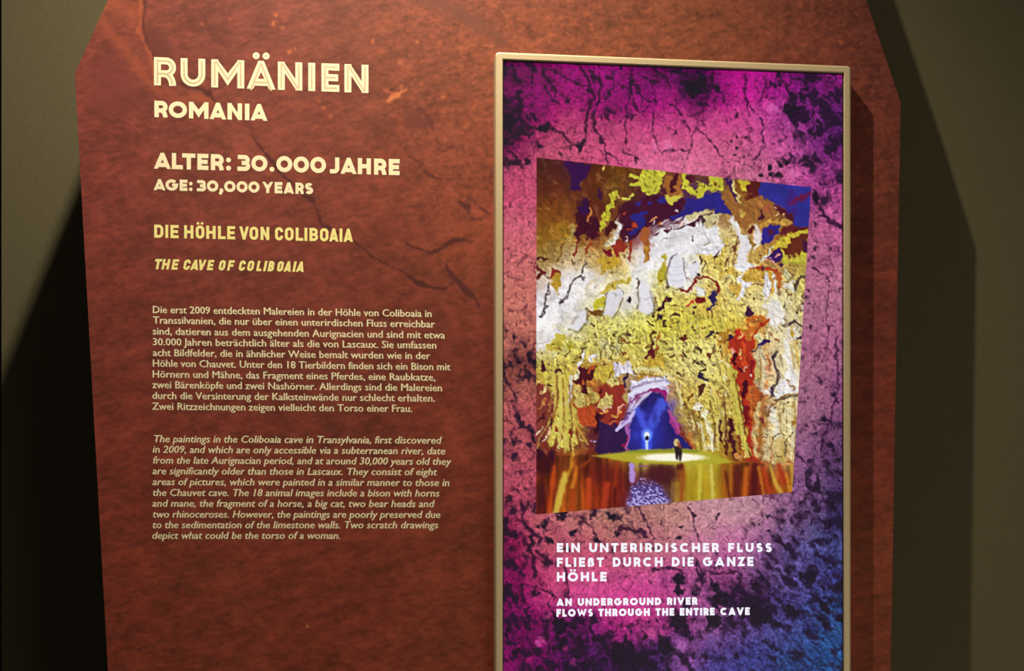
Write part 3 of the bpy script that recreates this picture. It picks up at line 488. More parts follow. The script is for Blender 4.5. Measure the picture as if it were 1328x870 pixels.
    b(905,528,5.5,(228,216,192)); b(908,529,1.4,(60,50,50)); b(916,535,3.5,(230,222,206)); s([(915,530),(921,556),(924,584)], [3,5,6], (224,214,176), 1.5)
    for q, w in [([(933,545),(935,572)],4),([(948,545),(950,578),(955,592)],[5,7,7]),([(941,560),(943,590)],2)]: s(q, w, (68,22,28), 1.2, 1.2)
    p([(890,560),(896,560),(900,576),(898,584),(893,576)], (176,110,50), 1.5, 1)
    # ---- red cleft and pale wall on the right
    p([(945,440),(978,440),(975.5,456.6),(981,474.5),(978,495),(971,502),(971,523),(977,560),(979,598),(968,599),(970,560),(962,528),(957.6,499),(952,481),(946.6,470),(949,454)], (166,46,28), 1.2, 1.8)
    for q, w, k in [([(953,460),(953,471)],5,(62,12,26)),([(966,498),(966,512)],6,(66,14,26)),([(977,456),(984,448)],5,(52,24,68)),([(984,450),(992,442)],4,(52,30,90)),([(960,454),(959,466)],3,(216,182,112)),([(951,452),(948,462)],2,(230,170,150)),([(968,474),(966,480)],2.4,(225,190,150)),([(958,480),(962,482)],4,(70,18,36)),([(968,530),(970,550)],5,(110,20,26)),([(963,520),(964,532)],3,(60,14,40)),([(964,446),(967,470)],6,(200,70,34)),([(975,470),(972,490)],4,(120,24,30))]: s(q, w, k, 1.2, 1)
    b(974,486,2,(230,190,170))
    p([(944,478.6),(951,480),(957.6,499),(962,528),(967,556),(974,592),(966,594),(955,560),(948,517),(946.6,495)], (192,176,70), 1, 1); s([(950,484),(955,520),(964,570)],1.6,(160,130,44),.8,.6); s([(956,566),(962,580)],3,(120,50,30)); b(958,592,4,(196,130,70)); b(968,590,2,(225,150,110))
    for q, w, k in [([(985,455),(988,475),(986,500)],12,(206,196,160)),([(1020,445),(1026,480),(1030,505)],9,(226,220,216)),([(1032,445),(1036,475)],4,(196,160,70)),([(1010,470),(1014,500)],7,(208,194,150)),([(996,460),(998,480)],3,(160,90,50)),([(984,475),(985,490)],6,(186,168,90)),([(990,508),(1000,506)],7,(220,212,210)),([(985,525),(978,560),(982,590)],7,(206,184,126)),([(1000,530),(1008,560),(1010,590)],7,(226,220,206)),([(995,560),(993,596)],9,(212,198,150)),([(1022,530),(1024,560)],7,(220,208,166)),([(1016,575),(1014,600)],6,(190,166,100)),([(1030,560),(1028,596)],6,(216,204,166)),([(1004,575),(1003,600)],5,(222,212,190))]: s(q, w, k, 2.5, 1.2, .85)
    p([(1013,492),(1026.6,481),(1035,509),(1004.5,517),(1003,509)], (226,220,218), 1.5, 1); s([(1022,490),(1029,505)],1.6,(150,120,70))
    for q, w, k in [([(1007,454),(1003,465),(1006,476),(1009,487),(1007,496.6),(1002,506),(1000,513)],[3,3,1.4,1.2,1.4,3,2.4],(60,42,66)),([(1004.5,519),(1017,517),(1024,514),(1037,513)],2.6,(136,96,44)),([(1004.5,521),(997.6,534),(995,539)],1.8,(120,80,50)),([(985,515),(992,513)],2,(120,60,50)),([(1018,523),(1016,535)],1.6,(140,100,50)),([(1023,528),(1028,524),(1032,535),(1030,550)],2,(186,156,80)),([(1001,582),(1003,566),(1010,562),(1016,566)],1.8,(120,96,56)),([(1018,570),(1018,592)],1.6,(110,90,60)),([(1020,568),(1028,560)],1.6,(120,96,60)),([(1024,552),(1030,547)],2.4,(150,110,40)),([(987,566),(991,568)],1.8,(110,80,60))]: s(q, w, k, .8, .6)
    p([(985,543.5),(993.5,542),(988,550)], (112,32,42), .8, .8); p([(1003,572),(1008,566),(1016,568),(1017,598),(1002,600)], (188,160,84), 1.5, 1, .7)
    # ---- relief of the rock, irregular edges
    lum = c.img.mean(-1)
    tun = sstep(1.15, .75, np.hypot((X - 842) / 24, (Y - 552) / 42)); c.warp(5.0, rock * (1 - tun)); rock = rock * (1 - tun)
    A = [(710,240,110),(760,290,105),(710,340,115),(740,380,125),(710,420,130),(780,360,130),(800,330,110),(830,310,95),(870,310,160),(920,290,155),(930,330,120),(960,300,95),(1010,270,20),(1030,310,150),(1000,330,120),(1030,370,90),(980,380,100),(900,390,60),(840,380,95),(800,420,100),(870,430,120),(930,430,100),(760,450,110),(720,490,95),(720,550,80),(700,570,130),(780,520,90),(800,470,100),(850,480,20),(880,500,60),(900,540,70),(930,540,80),(950,500,75),(970,470,95),(960,560,75),(1000,470,95),(1030,500,85),(1010,560,90)]
    ang = np.radians(scatter(X, Y, A, 28.0)[..., 0])
    flow = flow_noise(wx, wy, ang, 7, 3, 461, 3.2)
    gy, gx = np.gradient(1.0 * flow + .5 * fbm(X, Y, 8, 2, 471))
    rel = np.clip((gy - gx * .8) * 1.15, -.28, .24) * rock * (.3 + .7 * sstep(.25, .5, lum)) * (.35 + .65 * yel)
    soft = flow_noise(X, Y, ang, 13, 2, 561, 3.0); c.img *= (1 + rel)[..., None]
    c.img *= (1 + .20 * np.clip(soft, -.6, .35) * rock * (1 - .5 * yel))[..., None]
    vein = sstep(.3, .42, -flow) * rock * (.25 + .75 * yel) * sstep(.35, .5, lum)
    c.img = c.img * (1 - .55 * vein[..., None]) + .55 * vein[..., None] * np.array([.46, .30, .10])
    hi = sstep(.26, .42, flow) * rock * (.2 + .8 * yel) * sstep(.35, .55, lum)
    c.img = c.img * (1 - .32 * hi[..., None]) + .32 * hi[..., None] * np.array([.88, .84, .60])
    hole = sstep(.34, .5, fbm(X, Y, 7, 3, 481) - .25 * sstep(.72, .84, lum)) * rock * sstep(.4, .55, lum)
    c.img = c.img * (1 - .7 * hole[..., None]) + .7 * hole[..., None] * np.array([.36, .22, .12])
    c.crisp(3, .35)
    c.img = np.clip(c.img, .03, .97)
    # ---- crisp details over the relief
    p([(876,329),(884.5,333),(886.6,349.5),(890,363),(884.5,371.6),(877.6,374),(866.6,370),(864,356),(868,342.6)], (226,223,230), 1.8, 1.4, .75)
    for y in (345, 355, 363): s([(867,y),(876,y+2),(886,y)], 1.4, (196,194,210), .9, .2, .8)
    s([(878,329),(871,332),(867,345),(863,358),(866,370)], [1,2,2,1.6,2.4], (74,58,70), .8, .5, .6); s([(886,334),(888,352),(891,363)], 1.4, (120,104,104), .8, .4, .5); s([(866,371),(877,376),(886,373)], 1.6, (110,90,40), 1, .5, .8)
    p([(831,365),(840,366),(843,378.5),(847,392),(847,405),(839,409),(829,402),(828,396),(832,389.5),(829,377)], (224,221,226), 1.8, 1.4, .75)
    s([(830,386),(836,389),(843,386)], 1.4, (194,192,202)); s([(843,378),(848,394),(848,404),(840,410)],1.6,(120,108,80),.9,.5,.85); s([(828,366),(827,380),(829,392),(826,400)],1.8,(96,80,50),.9,.6,.8)
    p([(787,380),(803,374),(808,384),(800,403),(795,412),(783,409)], (218,214,218), 2.0, 1.6, .65); s([(787,380),(784,396),(781,409)],1.8,(110,96,50),.9,.6,.85); s([(808,386),(801,404),(795,413)],1.6,(120,104,60),.9,.6,.85)
    p([(744,409),(763,401),(759,420),(748,430),(738,425)], (222,218,222), 2.0, 1.6, .65); s([(749,410),(742,419)], 3, (176,160,146), 1.5, .4, .8); s([(763,402),(760,418),(750,431),(738,427)],1.8,(110,92,40),.9,.6,.85)
    p([(893,345),(905,338),(906,352),(901,360),(895,356)], (222,220,226), 1.2, .7, .85)
    p([(945,285),(951,281),(956,292),(962,303),(971,305.5),(973,325),(967,342),(955,342),(959,317),(956,303),(948,292)], (224,220,222), 2, 1.6, .65); s([(957,306),(954,320),(951,342)], 1.8, (104,62,40), .9, .6, .85); s([(973,306),(976,320),(972,332)],2,(140,104,44),.9,.6,.8); s([(980,292),(986,304),(984,318)],4,(226,214,208),1.2,.6,.85)
    p([(862,252),(870,256),(878,255),(885,250),(880,258),(870,265),(865,262)], (204,196,72), .9, .5)
    for q, w, k in [([(717,478),(721,520),(719,552),(712,572)],4,(206,188,84)),([(726,484),(728,520),(726,575)],4.5,(212,198,96)),([(733,490),(735,524),(737,580)],4,(202,184,80)),([(740,522),(746,545),(750,572)],4,(196,174,72)),([(742,545),(756,566),(762,576)],3,(190,150,60)),([(712,548),(702,566),(697,580)],3,(186,150,70)),([(731,560),(733,586)],3.4,(206,188,92)),([(722,488),(723,522),(715,556)],1.6,(124,72,30)),([(730,490),(731,530),(731,560)],1.6,(130,80,30)),([(738,500),(740,528),(743,560)],1.8,(110,50,26)),([(747,556),(752,580)],2.2,(110,32,24)),([(722,566),(718,586)],2.2,(84,22,30)),([(739,570),(741,590)],2,(96,26,26)),([(706,560),(700,574)],2,(60,14,34))]: s(q, w, k, 1, .9, .85)
    for q, w, k in [([(824,478),(844.5,480),(862,484),(876,494),(882,512),(884,530)],2.6,(222,208,148)),([(822,485),(846,486),(860,490)],1.6,(120,80,40)),([(818,512),(838,501),(865,497)],4.5,(224,220,242)),([(820,503),(845,495),(862,493)],2,(150,130,170)),([(822,530),(833,517),(843,509)],2.6,(210,194,222)),([(818,522),(830,511)],1.8,(120,50,110)),([(800,557),(814,547),(823,533)],3.4,(206,196,238)),([(867,532),(876,546),(881,560)],3.4,(178,80,150)),([(846,506),(856,507),(862,514)],3,(150,34,110))]: s(q, w, k, .9, .7, .9)
    for q, w, k in [([(944,480),(951,500),(957,530),(962,560),(970,592)],3.4,(206,192,92)),([(951,484),(958,512),(964,548),(973,590)],1.6,(96,40,24)),([(985,455),(987,480),(984,502)],1.6,(150,110,60)),([(1012,460),(1016,480)],1.4,(150,124,80)),([(1026,450),(1030,478)],1.6,(180,140,70)),([(990,520),(986,560),(988,596)],1.8,(140,104,50)),([(1010,530),(1013,565)],1.6,(150,120,70)),([(1030,520),(1033,560),(1028,598)],1.6,(160,120,60)),([(1020,526),(1020,560)],1.4,(150,116,60)),([(897,530),(905,560),(910,584)],1.8,(120,84,36)),([(921,520),(927,556),(926,588)],1.8,(104,66,30)),([(938,510),(942,548),(943,590)],2,(90,44,26)),([(888,520),(896,545)],1.8,(120,84,36)),([(909,548),(915,586)],3,(226,214,170)),([(930,540),(931,584)],2.4,(214,196,130))]: s(q, w, k, .9, .9, .85)
    for q, w in [([(712,367),(711,376),(708,384),(706.5,398),(701,411.6)],2),([(760,341),(756,348),(755,354)],1.8),([(757,363),(752,358),(744,363),(740,372),(738,377),(734,384),(726,394)],2),([(1007,454),(1003,465),(1006,476),(1009,487),(1007,496.6),(1002,506),(1000,513)],2.2),([(1004.5,519),(1017,517),(1024,514),(1037,513)],2.4),([(1032,376),(1033.5,363.6),(1039,358),(1044.5,358)],2),([(1017,421.6),(1026,418),(1032,417),(1039,424)],2)]: s(q, w, (66,52,54), .8, .6, .9)
    c.img = np.clip(c.img, .02, .98)
    # ---- shore and water
    wm = water[..., None]
    streak = fbm(X, Y * .10, 8, 3, 301); fine = fbm(X, Y * .3, 4, 2, 311)
    keep = sstep(872, 882, X) * sstep(960, 935, X)
    c.img = c.img * (1 + wm * (.6 * streak + .12 * fine - .14)[..., None] * (1 - .6 * keep)[..., None])
    b(785,612,26,(88,22,24),12,8,2,.6); b(705,604,10,(52,10,24),14,5,2,.8); b(858,614,22,(70,20,30),13,6,2,.9); b(702,640,5,(64,16,22),26,3,1,.8)
    for q, w, k in [([(733,616),(727,640),(720,668)],[9,9,8],(216,190,74)),([(742,588),(741,604),(737,616)],[4,5,4],(204,132,34)),([(748,606),(745,620),(742,632)],[3,5,4],(206,120,30)),([(719,606),(717,622),(713,664)],[4,5,6],(196,72,22)),([(763,622),(764,655)],7,(186,66,26)),([(787,628),(784,655)],8,(176,56,28)),([(765,596),(752,606)],3,(160,60,20)),([(800,600),(798,630)],4,(150,46,20)),([(742,640),(742,660)],8,(170,62,20)),([(886,606),(884,650)],6,(150,70,24)),([(908,602),(907,648)],5,(204,190,70)),([(922,602),(925,648)],5,(214,202,96)),([(938,604),(944,650)],4,(170,90,20)),([(941,612),(946,645)],3,(70,20,22)),([(956,606),(955,645)],9,(84,22,24)),([(968,608),(966,645)],7,(196,96,26)),([(979,604),(978,642)],9,(74,18,22)),([(984,606),(990,640)],3.5,(206,120,40)),([(999,604),(1004,622),(1012,638)],[3,5,6],(214,176,66)),([(1010,604),(1018,625)],6,(160,40,22)),([(1020,615),(1024,635)],4,(206,130,40)),([(990,608),(998,640)],5,(176,60,24)),([(1027,606),(1029,638)],4,(204,160,50))]: s(q, w, k, 2.4, .8, .85)
    p([(768,591),(800,587),(830,583),(860,582.5),(890,582),(915,585),(952,599),(930,602),(865,602),(820,600)], (174,164,46), 1.8, .6); s([(815,586),(860,584.5),(905,585)], 3, (130,140,40), 1.5, .4)
    b(873,593,42,(250,246,226),5.2,1.5,.4)
    s([(819,604),(820,622)], [8,7], (176,140,212), 1.5, 1.2); s([(829,605),(838,604)], 2.2, (150,70,140)); s([(831,621),(836,621)],1.5,(220,170,220))
    hw = np.interp(Y, [618, 632, 650], [6, 20, 27]); ell = sstep(1.15, .8, np.abs(X - 840 - .06 * (Y - 640)) / hw + .22 * fbm(X, Y, 8, 2, 341)) * sstep(616, 636, Y)
    c.img = c.img * (1 - ell[..., None]) + ell[..., None] * np.array([74, 52, 122]) / 255
    spk = fbm(X, Y, 2.6, 2, 331, angle=math.radians(20), stretch=1.8)
    sm = (sstep(-.02, .2, spk + .25 * sstep(630, 655, Y) - .12) * ell)[..., None]
    c.img = c.img * (1 - sm) + sm * np.array([184, 176, 232]) / 255
    s([(877.5,580),(878,586),(878,595)], [4,5,2.5], (40,26,32), .8, .4); s([(881,580),(882,588),(882,596)], [5,5,3], (40,26,32), .8, .4); b(877.5,574,3.8,(216,192,122),4.6,.9,.6); s([(879,573),(882,580)],2.4,(160,70,50)); b(881,606,5,(82,30,22),5,2); s([(881,610),(880,624)], [3,2], (140,50,24), 1.5)
    # ---- light sharpening grain
    c.img = np.clip(c.img * (1 + .05 * fbm(X, Y, 2.2, 2, 351)[..., None]), 0, 1)
    return c
# ------------------------------------------------------------------ the red sandstone picture printed on the panel
def paint_rock():
    c = Canvas(80, -225, 1190, 905)
    X, Y = c.X, c.Y
    P = [(120,90,(124,58,46)),(130,200,(122,56,44)),(140,400,(124,56,42)),(150,600,(122,54,38)),(160,820,(122,54,36)),(170,20,(140,70,46)),(250,40,(122,62,48)),(250,100,(120,58,46)),(300,150,(128,64,46)),(260,230,(124,60,44)),(300,320,(122,58,43)),(300,450,(120,56,41)),(300,600,(120,55,39)),(300,780,(124,57,38)),(400,60,(128,66,48)),(400,180,(126,60,44)),(420,300,(124,58,42)),(420,480,(120,56,40)),(420,800,(122,54,36)),(520,60,(130,68,46)),(520,130,(134,68,44)),(540,230,(128,60,42)),(550,300,(126,60,40)),(600,110,(140,74,46)),(620,220,(136,68,44)),(620,290,(142,70,42)),(560,420,(122,56,39)),(600,520,(124,56,38)),(600,640,(124,56,37)),(600,820,(126,58,37)),(700,30,(140,74,48)),(800,30,(140,76,48)),(900,30,(142,78,48)),(1000,30,(136,72,48)),(1080,40,(128,66,50)),(1120,100,(126,62,48)),(1140,200,(128,64,46)),(1140,400,(124,58,42)),(1140,560,(128,58,40)),(1140,720,(132,64,40)),(1140,850,(130,62,38)),(600,-120,(132,70,46)),(300,-120,(130,68,46)),(900,-120,(134,72,46))]
    P = [(x, y, tuple(q * ((.83 if y < 90 else .87 if y < 260 else 1) if x > 450 else (.88 if y < 70 else .95 if y < 130 else 1)) * (1.05 if y > 560 else 1) for q in k)) for x, y, k in P]  # print darkened toward the top, raised below, to offset the lamp's falloff
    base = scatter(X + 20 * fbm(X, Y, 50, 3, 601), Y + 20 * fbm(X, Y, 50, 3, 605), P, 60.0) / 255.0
    ang = math.radians(-22)
    big = fbm(X, Y, 60, 3, 611, angle=ang, stretch=1.6)
    mid = fbm(X, Y, 16, 4, 621, angle=ang, stretch=1.8)
    fin = fbm(X, Y, 5, 3, 631, angle=ang, stretch=2.2)
    upr = sstep(420, 560, X) * sstep(330, 240, Y)                  # the coarser, more orange stone, upper right
    rg = fbm(X + 3 * fin, Y + 3 * mid, 13, 4, 641, ridged=True)
    m = 1 + .14 * big + .20 * mid + .13 * fin + upr * (.16 * rg + .18 * fbm(X, Y, 5, 3, 651))
    hgt = mid * 1.2 + .5 * fin
    gy, gx = np.gradient(hgt)
    m = m + np.clip(.55 * gy - .3 * gx, -.12, .12)
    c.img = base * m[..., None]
    # ochre flecks
    fl = sstep(.30, .52, fbm(X, Y, 7, 3, 661, angle=ang, stretch=1.5) + .18 * upr - .10) * (.25 + .45 * upr)
    c.img = c.img * (1 - fl[..., None] * .55) + fl[..., None] * .55 * np.array([.70, .36, .20])
    s, b, p = c.stroke, c.blob, c.poly
    DK = (76, 36, 32); OR = (168, 84, 48); LO = (150, 74, 46)
    p([(190,36),(214,40),(228,70),(222,88),(206,82),(196,62)], (100,50,40), 5, 2, .8)
    s([(176,-40),(182,0),(184,20),(180,38),(190,58),(198,82),(202,104)], [5,6,5,5,5,5,3], OR, 2.2, 1.5, .7)
    s([(190,-30),(188,10),(185,36),(191,55),(200,74)], [3,4,3,3.5,2], (84,42,36), 1.4, .8, .9)
    s([(128,18),(140,40),(160,62),(185,96),(205,118),(240,128),(272,126)], [10,12,12,12,10,12,8], LO, 5, 3, .6)
    s([(140,4),(172,20)], 22, (150,76,48), 8, 4, .55)
    p([(112,80),(150,66),(180,110),(190,140),(120,150)], (112,52,44), 9, 3, .6)
    s([(236,108),(246,112),(264,116),(272,122),(281,134)], [3,5,6,6,3], DK, 1.2, 1.2, .85); p([(240,116),(262,122),(276,132),(286,140),(272,142),(250,130)], (150,76,48), 2.5, 2, .6)
    s([(281,134),(300,136),(318,150),(329,178)], [3,8,12,3], (104,50,40), 4, 2, .7); s([(312,128),(318,146)], 6, (148,76,46), 3, 2, .6)
    s([(329,179),(336,190),(348,202),(361,221),(375,235)], [1.5,2.4,3.5,5,4], DK, 1, .8, .85)
    s([(375,235),(386,244),(398,255),(408,262)], [4,3,6,6], DK, 1.2, 1.2, .9); s([(408,264),(411,273),(415,288),(424,294),(436,300),(450,308),(458,313)], [2,2,3.5,6,4,2.4,2], DK, 1, .9, .85)
    s([(458,312),(473,323),(484,334),(501,343),(523,352),(539,365),(550,369),(558,371.5),(565,375),(578,374),(587,367)], [2,2,2.4,2.2,2.6,5.5,7,3.5,2,2,2], (80,36,30), 1, .9, .92)
    s([(526,314),(543,323),(560,328),(571,323),(582,314),(596,311),(613,314)], [1.8,3,4,6,7,5,2], (84,38,32), 1, .9, .92)
    s([(578,343),(587,358),(602,374),(617,387),(622,398)], [3,6,9,5,3], (84,38,34), 1.2, 1, .9)
    s([(593,260),(604,268),(609,275)], [3,9,3], (86,40,34), 1.2, 1.2, .9); s([(611,284),(626,284)], 3, (90,42,34), 1, 1, .85); s([(608,256),(620,266),(634,277)], [2,2.5,3], (92,42,36), 1, 1, .8)
    s([(640,268),(638,290),(630,304),(617,314),(608,332)], [6,7,8,6,5], (156,76,46), 2.5, 2, .75); s([(580,292),(596,294),(612,292)], [8,12,8], (150,72,44), 4, 3, .7); s([(576,326),(598,326),(610,318)], 6, (150,72,44), 3, 2, .6); s([(576,330),(574,345)], 4, (154,74,46), 2, 1.5, .6)
    s([(584,244),(592,256)], 3, (160,80,50), 1.5, 1, .7)
    s([(503,131),(512,124),(526,117)], [5,7,4], (206,120,66), 1.4, 1.6, .85); s([(498,116),(510,122),(520,112)], 3, (170,90,54), 1.4, 1.6, .7); s([(506,117),(514,114)],2.5,(90,44,34))
    s([(534,144),(545,142),(555,150),(559,160),(561,168)], [3,5,6,5,3], (92,44,36), 1.6, 1.4, .85); b(538,156,15,(104,50,40),11,5,2,.75); b(507,158,8,(104,50,38),5,4,2,.6)
    s([(531,203),(540,207),(547,212)], 2, DK, .8, .8, .8); s([(550,222),(560,228),(574,233)], [2.2,2.4,2], DK, .8, .8, .8); s([(528,172),(552,180),(566,172)], 2, (150,78,48), 1.2, 1, .7); s([(566,194),(576,196),(586,190)], 3, (90,42,34), 1.2, 1, .75); b(574,125,3,(168,88,54)); b(582,163,5,(150,78,48),soft=2.5,alpha=.7); b(604,163,4,(156,82,50),soft=2)
    s([(530,-14),(549,0),(583,9),(617,29),(640,46),(652,56)], [14,16,18,18,14,10], (106,60,44), 5, 3, .75)
    s([(597,63),(610,58),(640,60)], [3,3,2], (168,92,56), 1.6, 1.2, .7); s([(576,90),(588,83),(600,86),(604,94)], 2.5, (160,86,52), 1.5, 1, .6)
    for x, y, r, k in [(357,20,3.2,(188,104,56)),(355,31,3,(180,96,52)),(366,36,3,(150,84,50)),(375,68,3.2,(186,104,56)),(383,62,2.2,(170,92,52)),(299,25,2,(176,96,54)),(261,31,2,(160,84,54)),(484,53,3,(178,98,56)),(540,54,2,(190,110,62)),(519,80,3,(170,92,56)),(419,140,3,(168,90,54)),(430,150,3,(162,86,52)),(413,131,3,(150,78,48)),(233,297,1.8,(170,80,56)),(232,335,2,(170,80,50)),(461,330,2,(180,90,66)),(519,292,2,(164,84,58)),(201,130,2,(170,80,50)),(398,811,1.4,(206,140,60)),(195,838,3,(150,66,44)),(237,765,3,(146,62,42)),(1090,55,3,(176,92,54)),(1157,60,2,(150,78,50))]:
        b(x, y, r, k, rough=1.0, soft=1.2, alpha=.75)
    s([(237,767),(234,776),(240,782)], 3, (144,62,42), 1.6, 1, .6); s([(180,842),(188,838),(200,837)], 2, (90,38,34), 1, .8, .7)
    s([(292,840),(320,828),(332,812)],3,(136,62,42),2,1.2,.55); s([(358,815),(378,803),(388,786),(398,780)], [3,4,3,3], (146,66,44), 2, 1.2, .6); s([(455,833),(465,822)],3,(140,64,42),2,1,.5); s([(541,700),(548,696)],2.5,(150,66,46),1.4,1,.6); s([(506,790),(525,782)],2.5,(146,64,44),1.4,1,.6); s([(500,725),(520,722),(528,728)],6,(140,64,44),3,2,.55)
    s([(1096,120),(1112,112),(1124,100)], 5, (150,78,48), 3, 2, .6); s([(1104,140),(1120,136),(1136,132)], 4, (146,74,46), 3, 2, .5); s([(1140,354),(1158,352),(1160,364)], 3, (156,76,50), 1.5, 1, .7); b(1144,590,6,(150,68,44),soft=3,alpha=.6); s([(1128,690),(1150,686),(1152,700)],4,(156,70,42),2,1.5,.6); s([(1130,250),(1150,242)],6,(146,72,46),4,2,.6)
    c.warp(2.4)
    c.crisp(1.0, .25) if False else None
    c.img = np.clip(c.img, .02, 1)
    return c
# ------------------------------------------------------------------ the room
WD, WT = 0.2753, -0.2548                     # wall behind the panel: y = WD + WT * x
def wall_y(x): return WD + WT * x
def slab(name, poly_xy, z0, z1, mat):
    n = len(poly_xy)
    v = [(x, y, z0) for x, y in poly_xy] + [(x, y, z1) for x, y in poly_xy]
    f = [tuple(range(n))[::-1], tuple(range(n, 2 * n))] + [(i, (i + 1) % n, (i + 1) % n + n, i + n) for i in range(n)]
    o = obj_from(name, v, f, mat); o['kind'] = 'structure'; return o
def plaster(name, colour, bump):
    m, b, nt = material(name, colour, 0.85, 0, 0.25)
    tc = nt.nodes.new('ShaderNodeTexCoord'); no = nt.nodes.new('ShaderNodeTexNoise')
    no.inputs['Scale'].default_value = 420; no.inputs['Detail'].default_value = 5
    nt.links.new(tc.outputs['Object'], no.inputs['Vector'])
    bp = nt.nodes.new('ShaderNodeBump'); bp.inputs['Strength'].default_value = bump; bp.inputs['Distance'].default_value = 0.0012
    nt.links.new(no.outputs['Fac'], bp.inputs['Height']); nt.links.new(bp.outputs['Normal'], b.inputs['Normal'])
    n2 = nt.nodes.new('ShaderNodeTexNoise'); n2.inputs['Scale'].default_value = 160; n2.inputs['Detail'].default_value = 6
    nt.links.new(tc.outputs['Object'], n2.inputs['Vector'])
    mx = nt.nodes.new('ShaderNodeMix'); mx.data_type = 'RGBA'
    mx.inputs[6].default_value = tuple(c * 0.86 for c in colour[:3]) + (1,); mx.inputs[7].default_value = tuple(c * 1.14 for c in colour[:3]) + (1,)
    nt.links.new(n2.outputs['Fac'], mx.inputs[0]); nt.links.new(mx.outputs[2], b.inputs['Base Color'])
    return m
WALL_COL = (0.122, 0.114, 0.070, 1)
mat_wall = plaster('taupe_wall_paint', WALL_COL, 0.35)
mat_dark = plaster('dark_wall_paint', (0.02, 0.02, 0.02, 1), 0.2)
mat_floor = plaster('dark_floor', (0.03, 0.027, 0.024, 1), 0.2)
d = FWD + RIGHT * ((2.0 - PX) / F) - UP * ((100.0 - PY) / F)
t = (WD + WT * CAM[0] - CAM[1]) / (d[1] - WT * d[0])
XL = float(CAM[0] + d[0] * t)                # the wall ends at the left rim of the picture
wn = np.array([-WT, 1.0]) / math.hypot(1, WT)    # pointing away from the visitor
def wp(x, k=0.0): return (x + wn[0] * k, wall_y(x) + wn[1] * k)
slab('wall_back', [wp(XL), wp(3.0), wp(3.0, 0.12), wp(XL, 0.12)], 0, 3.4, mat_wall)
slab('wall_rear', [(-4, 1.6), (3.1, 1.6), (3.1, 1.72), (-4, 1.72)], 0, 3.4, mat_dark)
fx = slab('floor', [(-4, -4), (3.1, -4), (3.1, 1.72), (-4, 1.72)], -0.1, 0, mat_floor)

# ------------------------------------------------------------------ the information panel
rock = paint_rock()
mp, bp_, nt = material('printed_sandstone_board', None, 0.62, 0, 0.22)
at = nt.nodes.new('ShaderNodeAttribute'); at.attribute_name = 'print'
nt.links.new(at.outputs['Color'], bp_.inputs['Base Color'])
ROCK_GAIN = np.array([1.0, 0.88 / 0.80, 0.86 / 0.56])   # the print's own colour, seen under warm lamps
outline = unproj(np.array([284., 140., 97.]), np.array([-320., 0., 95.]))
outr = unproj(np.array([1015., 1123., 1168.]), np.array([-320., 0., 133.]))
blp = unproj(140., 870.); brp = unproj(1155., 870.)
ZT = float((outline[0, 2] + outr[0, 2]) / 2)
def down(a, b):                              # carry an edge on to the floor
    k = (0.0 - b[2]) / (b[2] - a[2]); return b + (b - a) * k
bl = down(outline[2], blp); br = down(outr[2], brp)
zl = np.array([ZT, outline[1, 2], outline[2, 2], 0.0]); xl = np.array([outline[0, 0], outline[1, 0], outline[2, 0], bl[0]])
zr = np.array([ZT, outr[1, 2], outr[2, 2], 0.0]); xr = np.array([outr[0, 0], outr[1, 0], outr[2, 0], br[0]])
zs = np.concatenate([np.arange(ZT, EYE - 0.17, -0.00115), np.linspace(EYE - 0.17, 0, 60)])
zs = np.unique(np.concatenate([zs, zl, zr]))[::-1]
XLr = np.interp(-zs, -zl, xl); XRr = np.interp(-zs, -zr, xr)
C = 900
tt = np.linspace(0, 1, C)
gx = XLr[:, None] * (1 - tt) + XRr[:, None] * tt
P = np.stack([gx, np.zeros_like(gx), np.repeat(zs[:, None], C, 1)], -1)
ppx, ppy = proj(P)
ppy = np.where(ppy > 890, 890 - np.abs((ppy - 890 + 500) % 1000 - 500), ppy)
R = len(zs)
panel = empty('information_panel', (float((bl[0] + br[0]) / 2), 0.01, 0))
panel['label'] = 'tall red stone-patterned information panel with sloping shoulders and cream writing'
panel['category'] = 'information panel'
off = np.array(panel.location)
THICK = 0.02
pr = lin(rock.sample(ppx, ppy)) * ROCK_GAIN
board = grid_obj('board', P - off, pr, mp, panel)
ring = [(0, j) for j in range(C)] + [(i, C - 1) for i in range(1, R)] + [(R - 1, j) for j in range(C - 2, -1, -1)] + [(i, 0) for i in range(R - 2, 0, -1)]
rv = np.array([P[i, j] for i, j in ring]) - off
n = len(rv)
back = rv.copy(); back[:, 1] += THICK
me_e, be, nte = material('board_edge', (0.10, 0.035, 0.02, 1), 0.7, 0, 0.2)
V = np.concatenate([rv + np.array([0, 0.0004, 0]), back])
obj_from('board_core', V, [(i, i + n, (i + 1) % n + n, (i + 1) % n) for i in range(n)] + [tuple(range(n, 2 * n))[::-1]], me_e, panel)

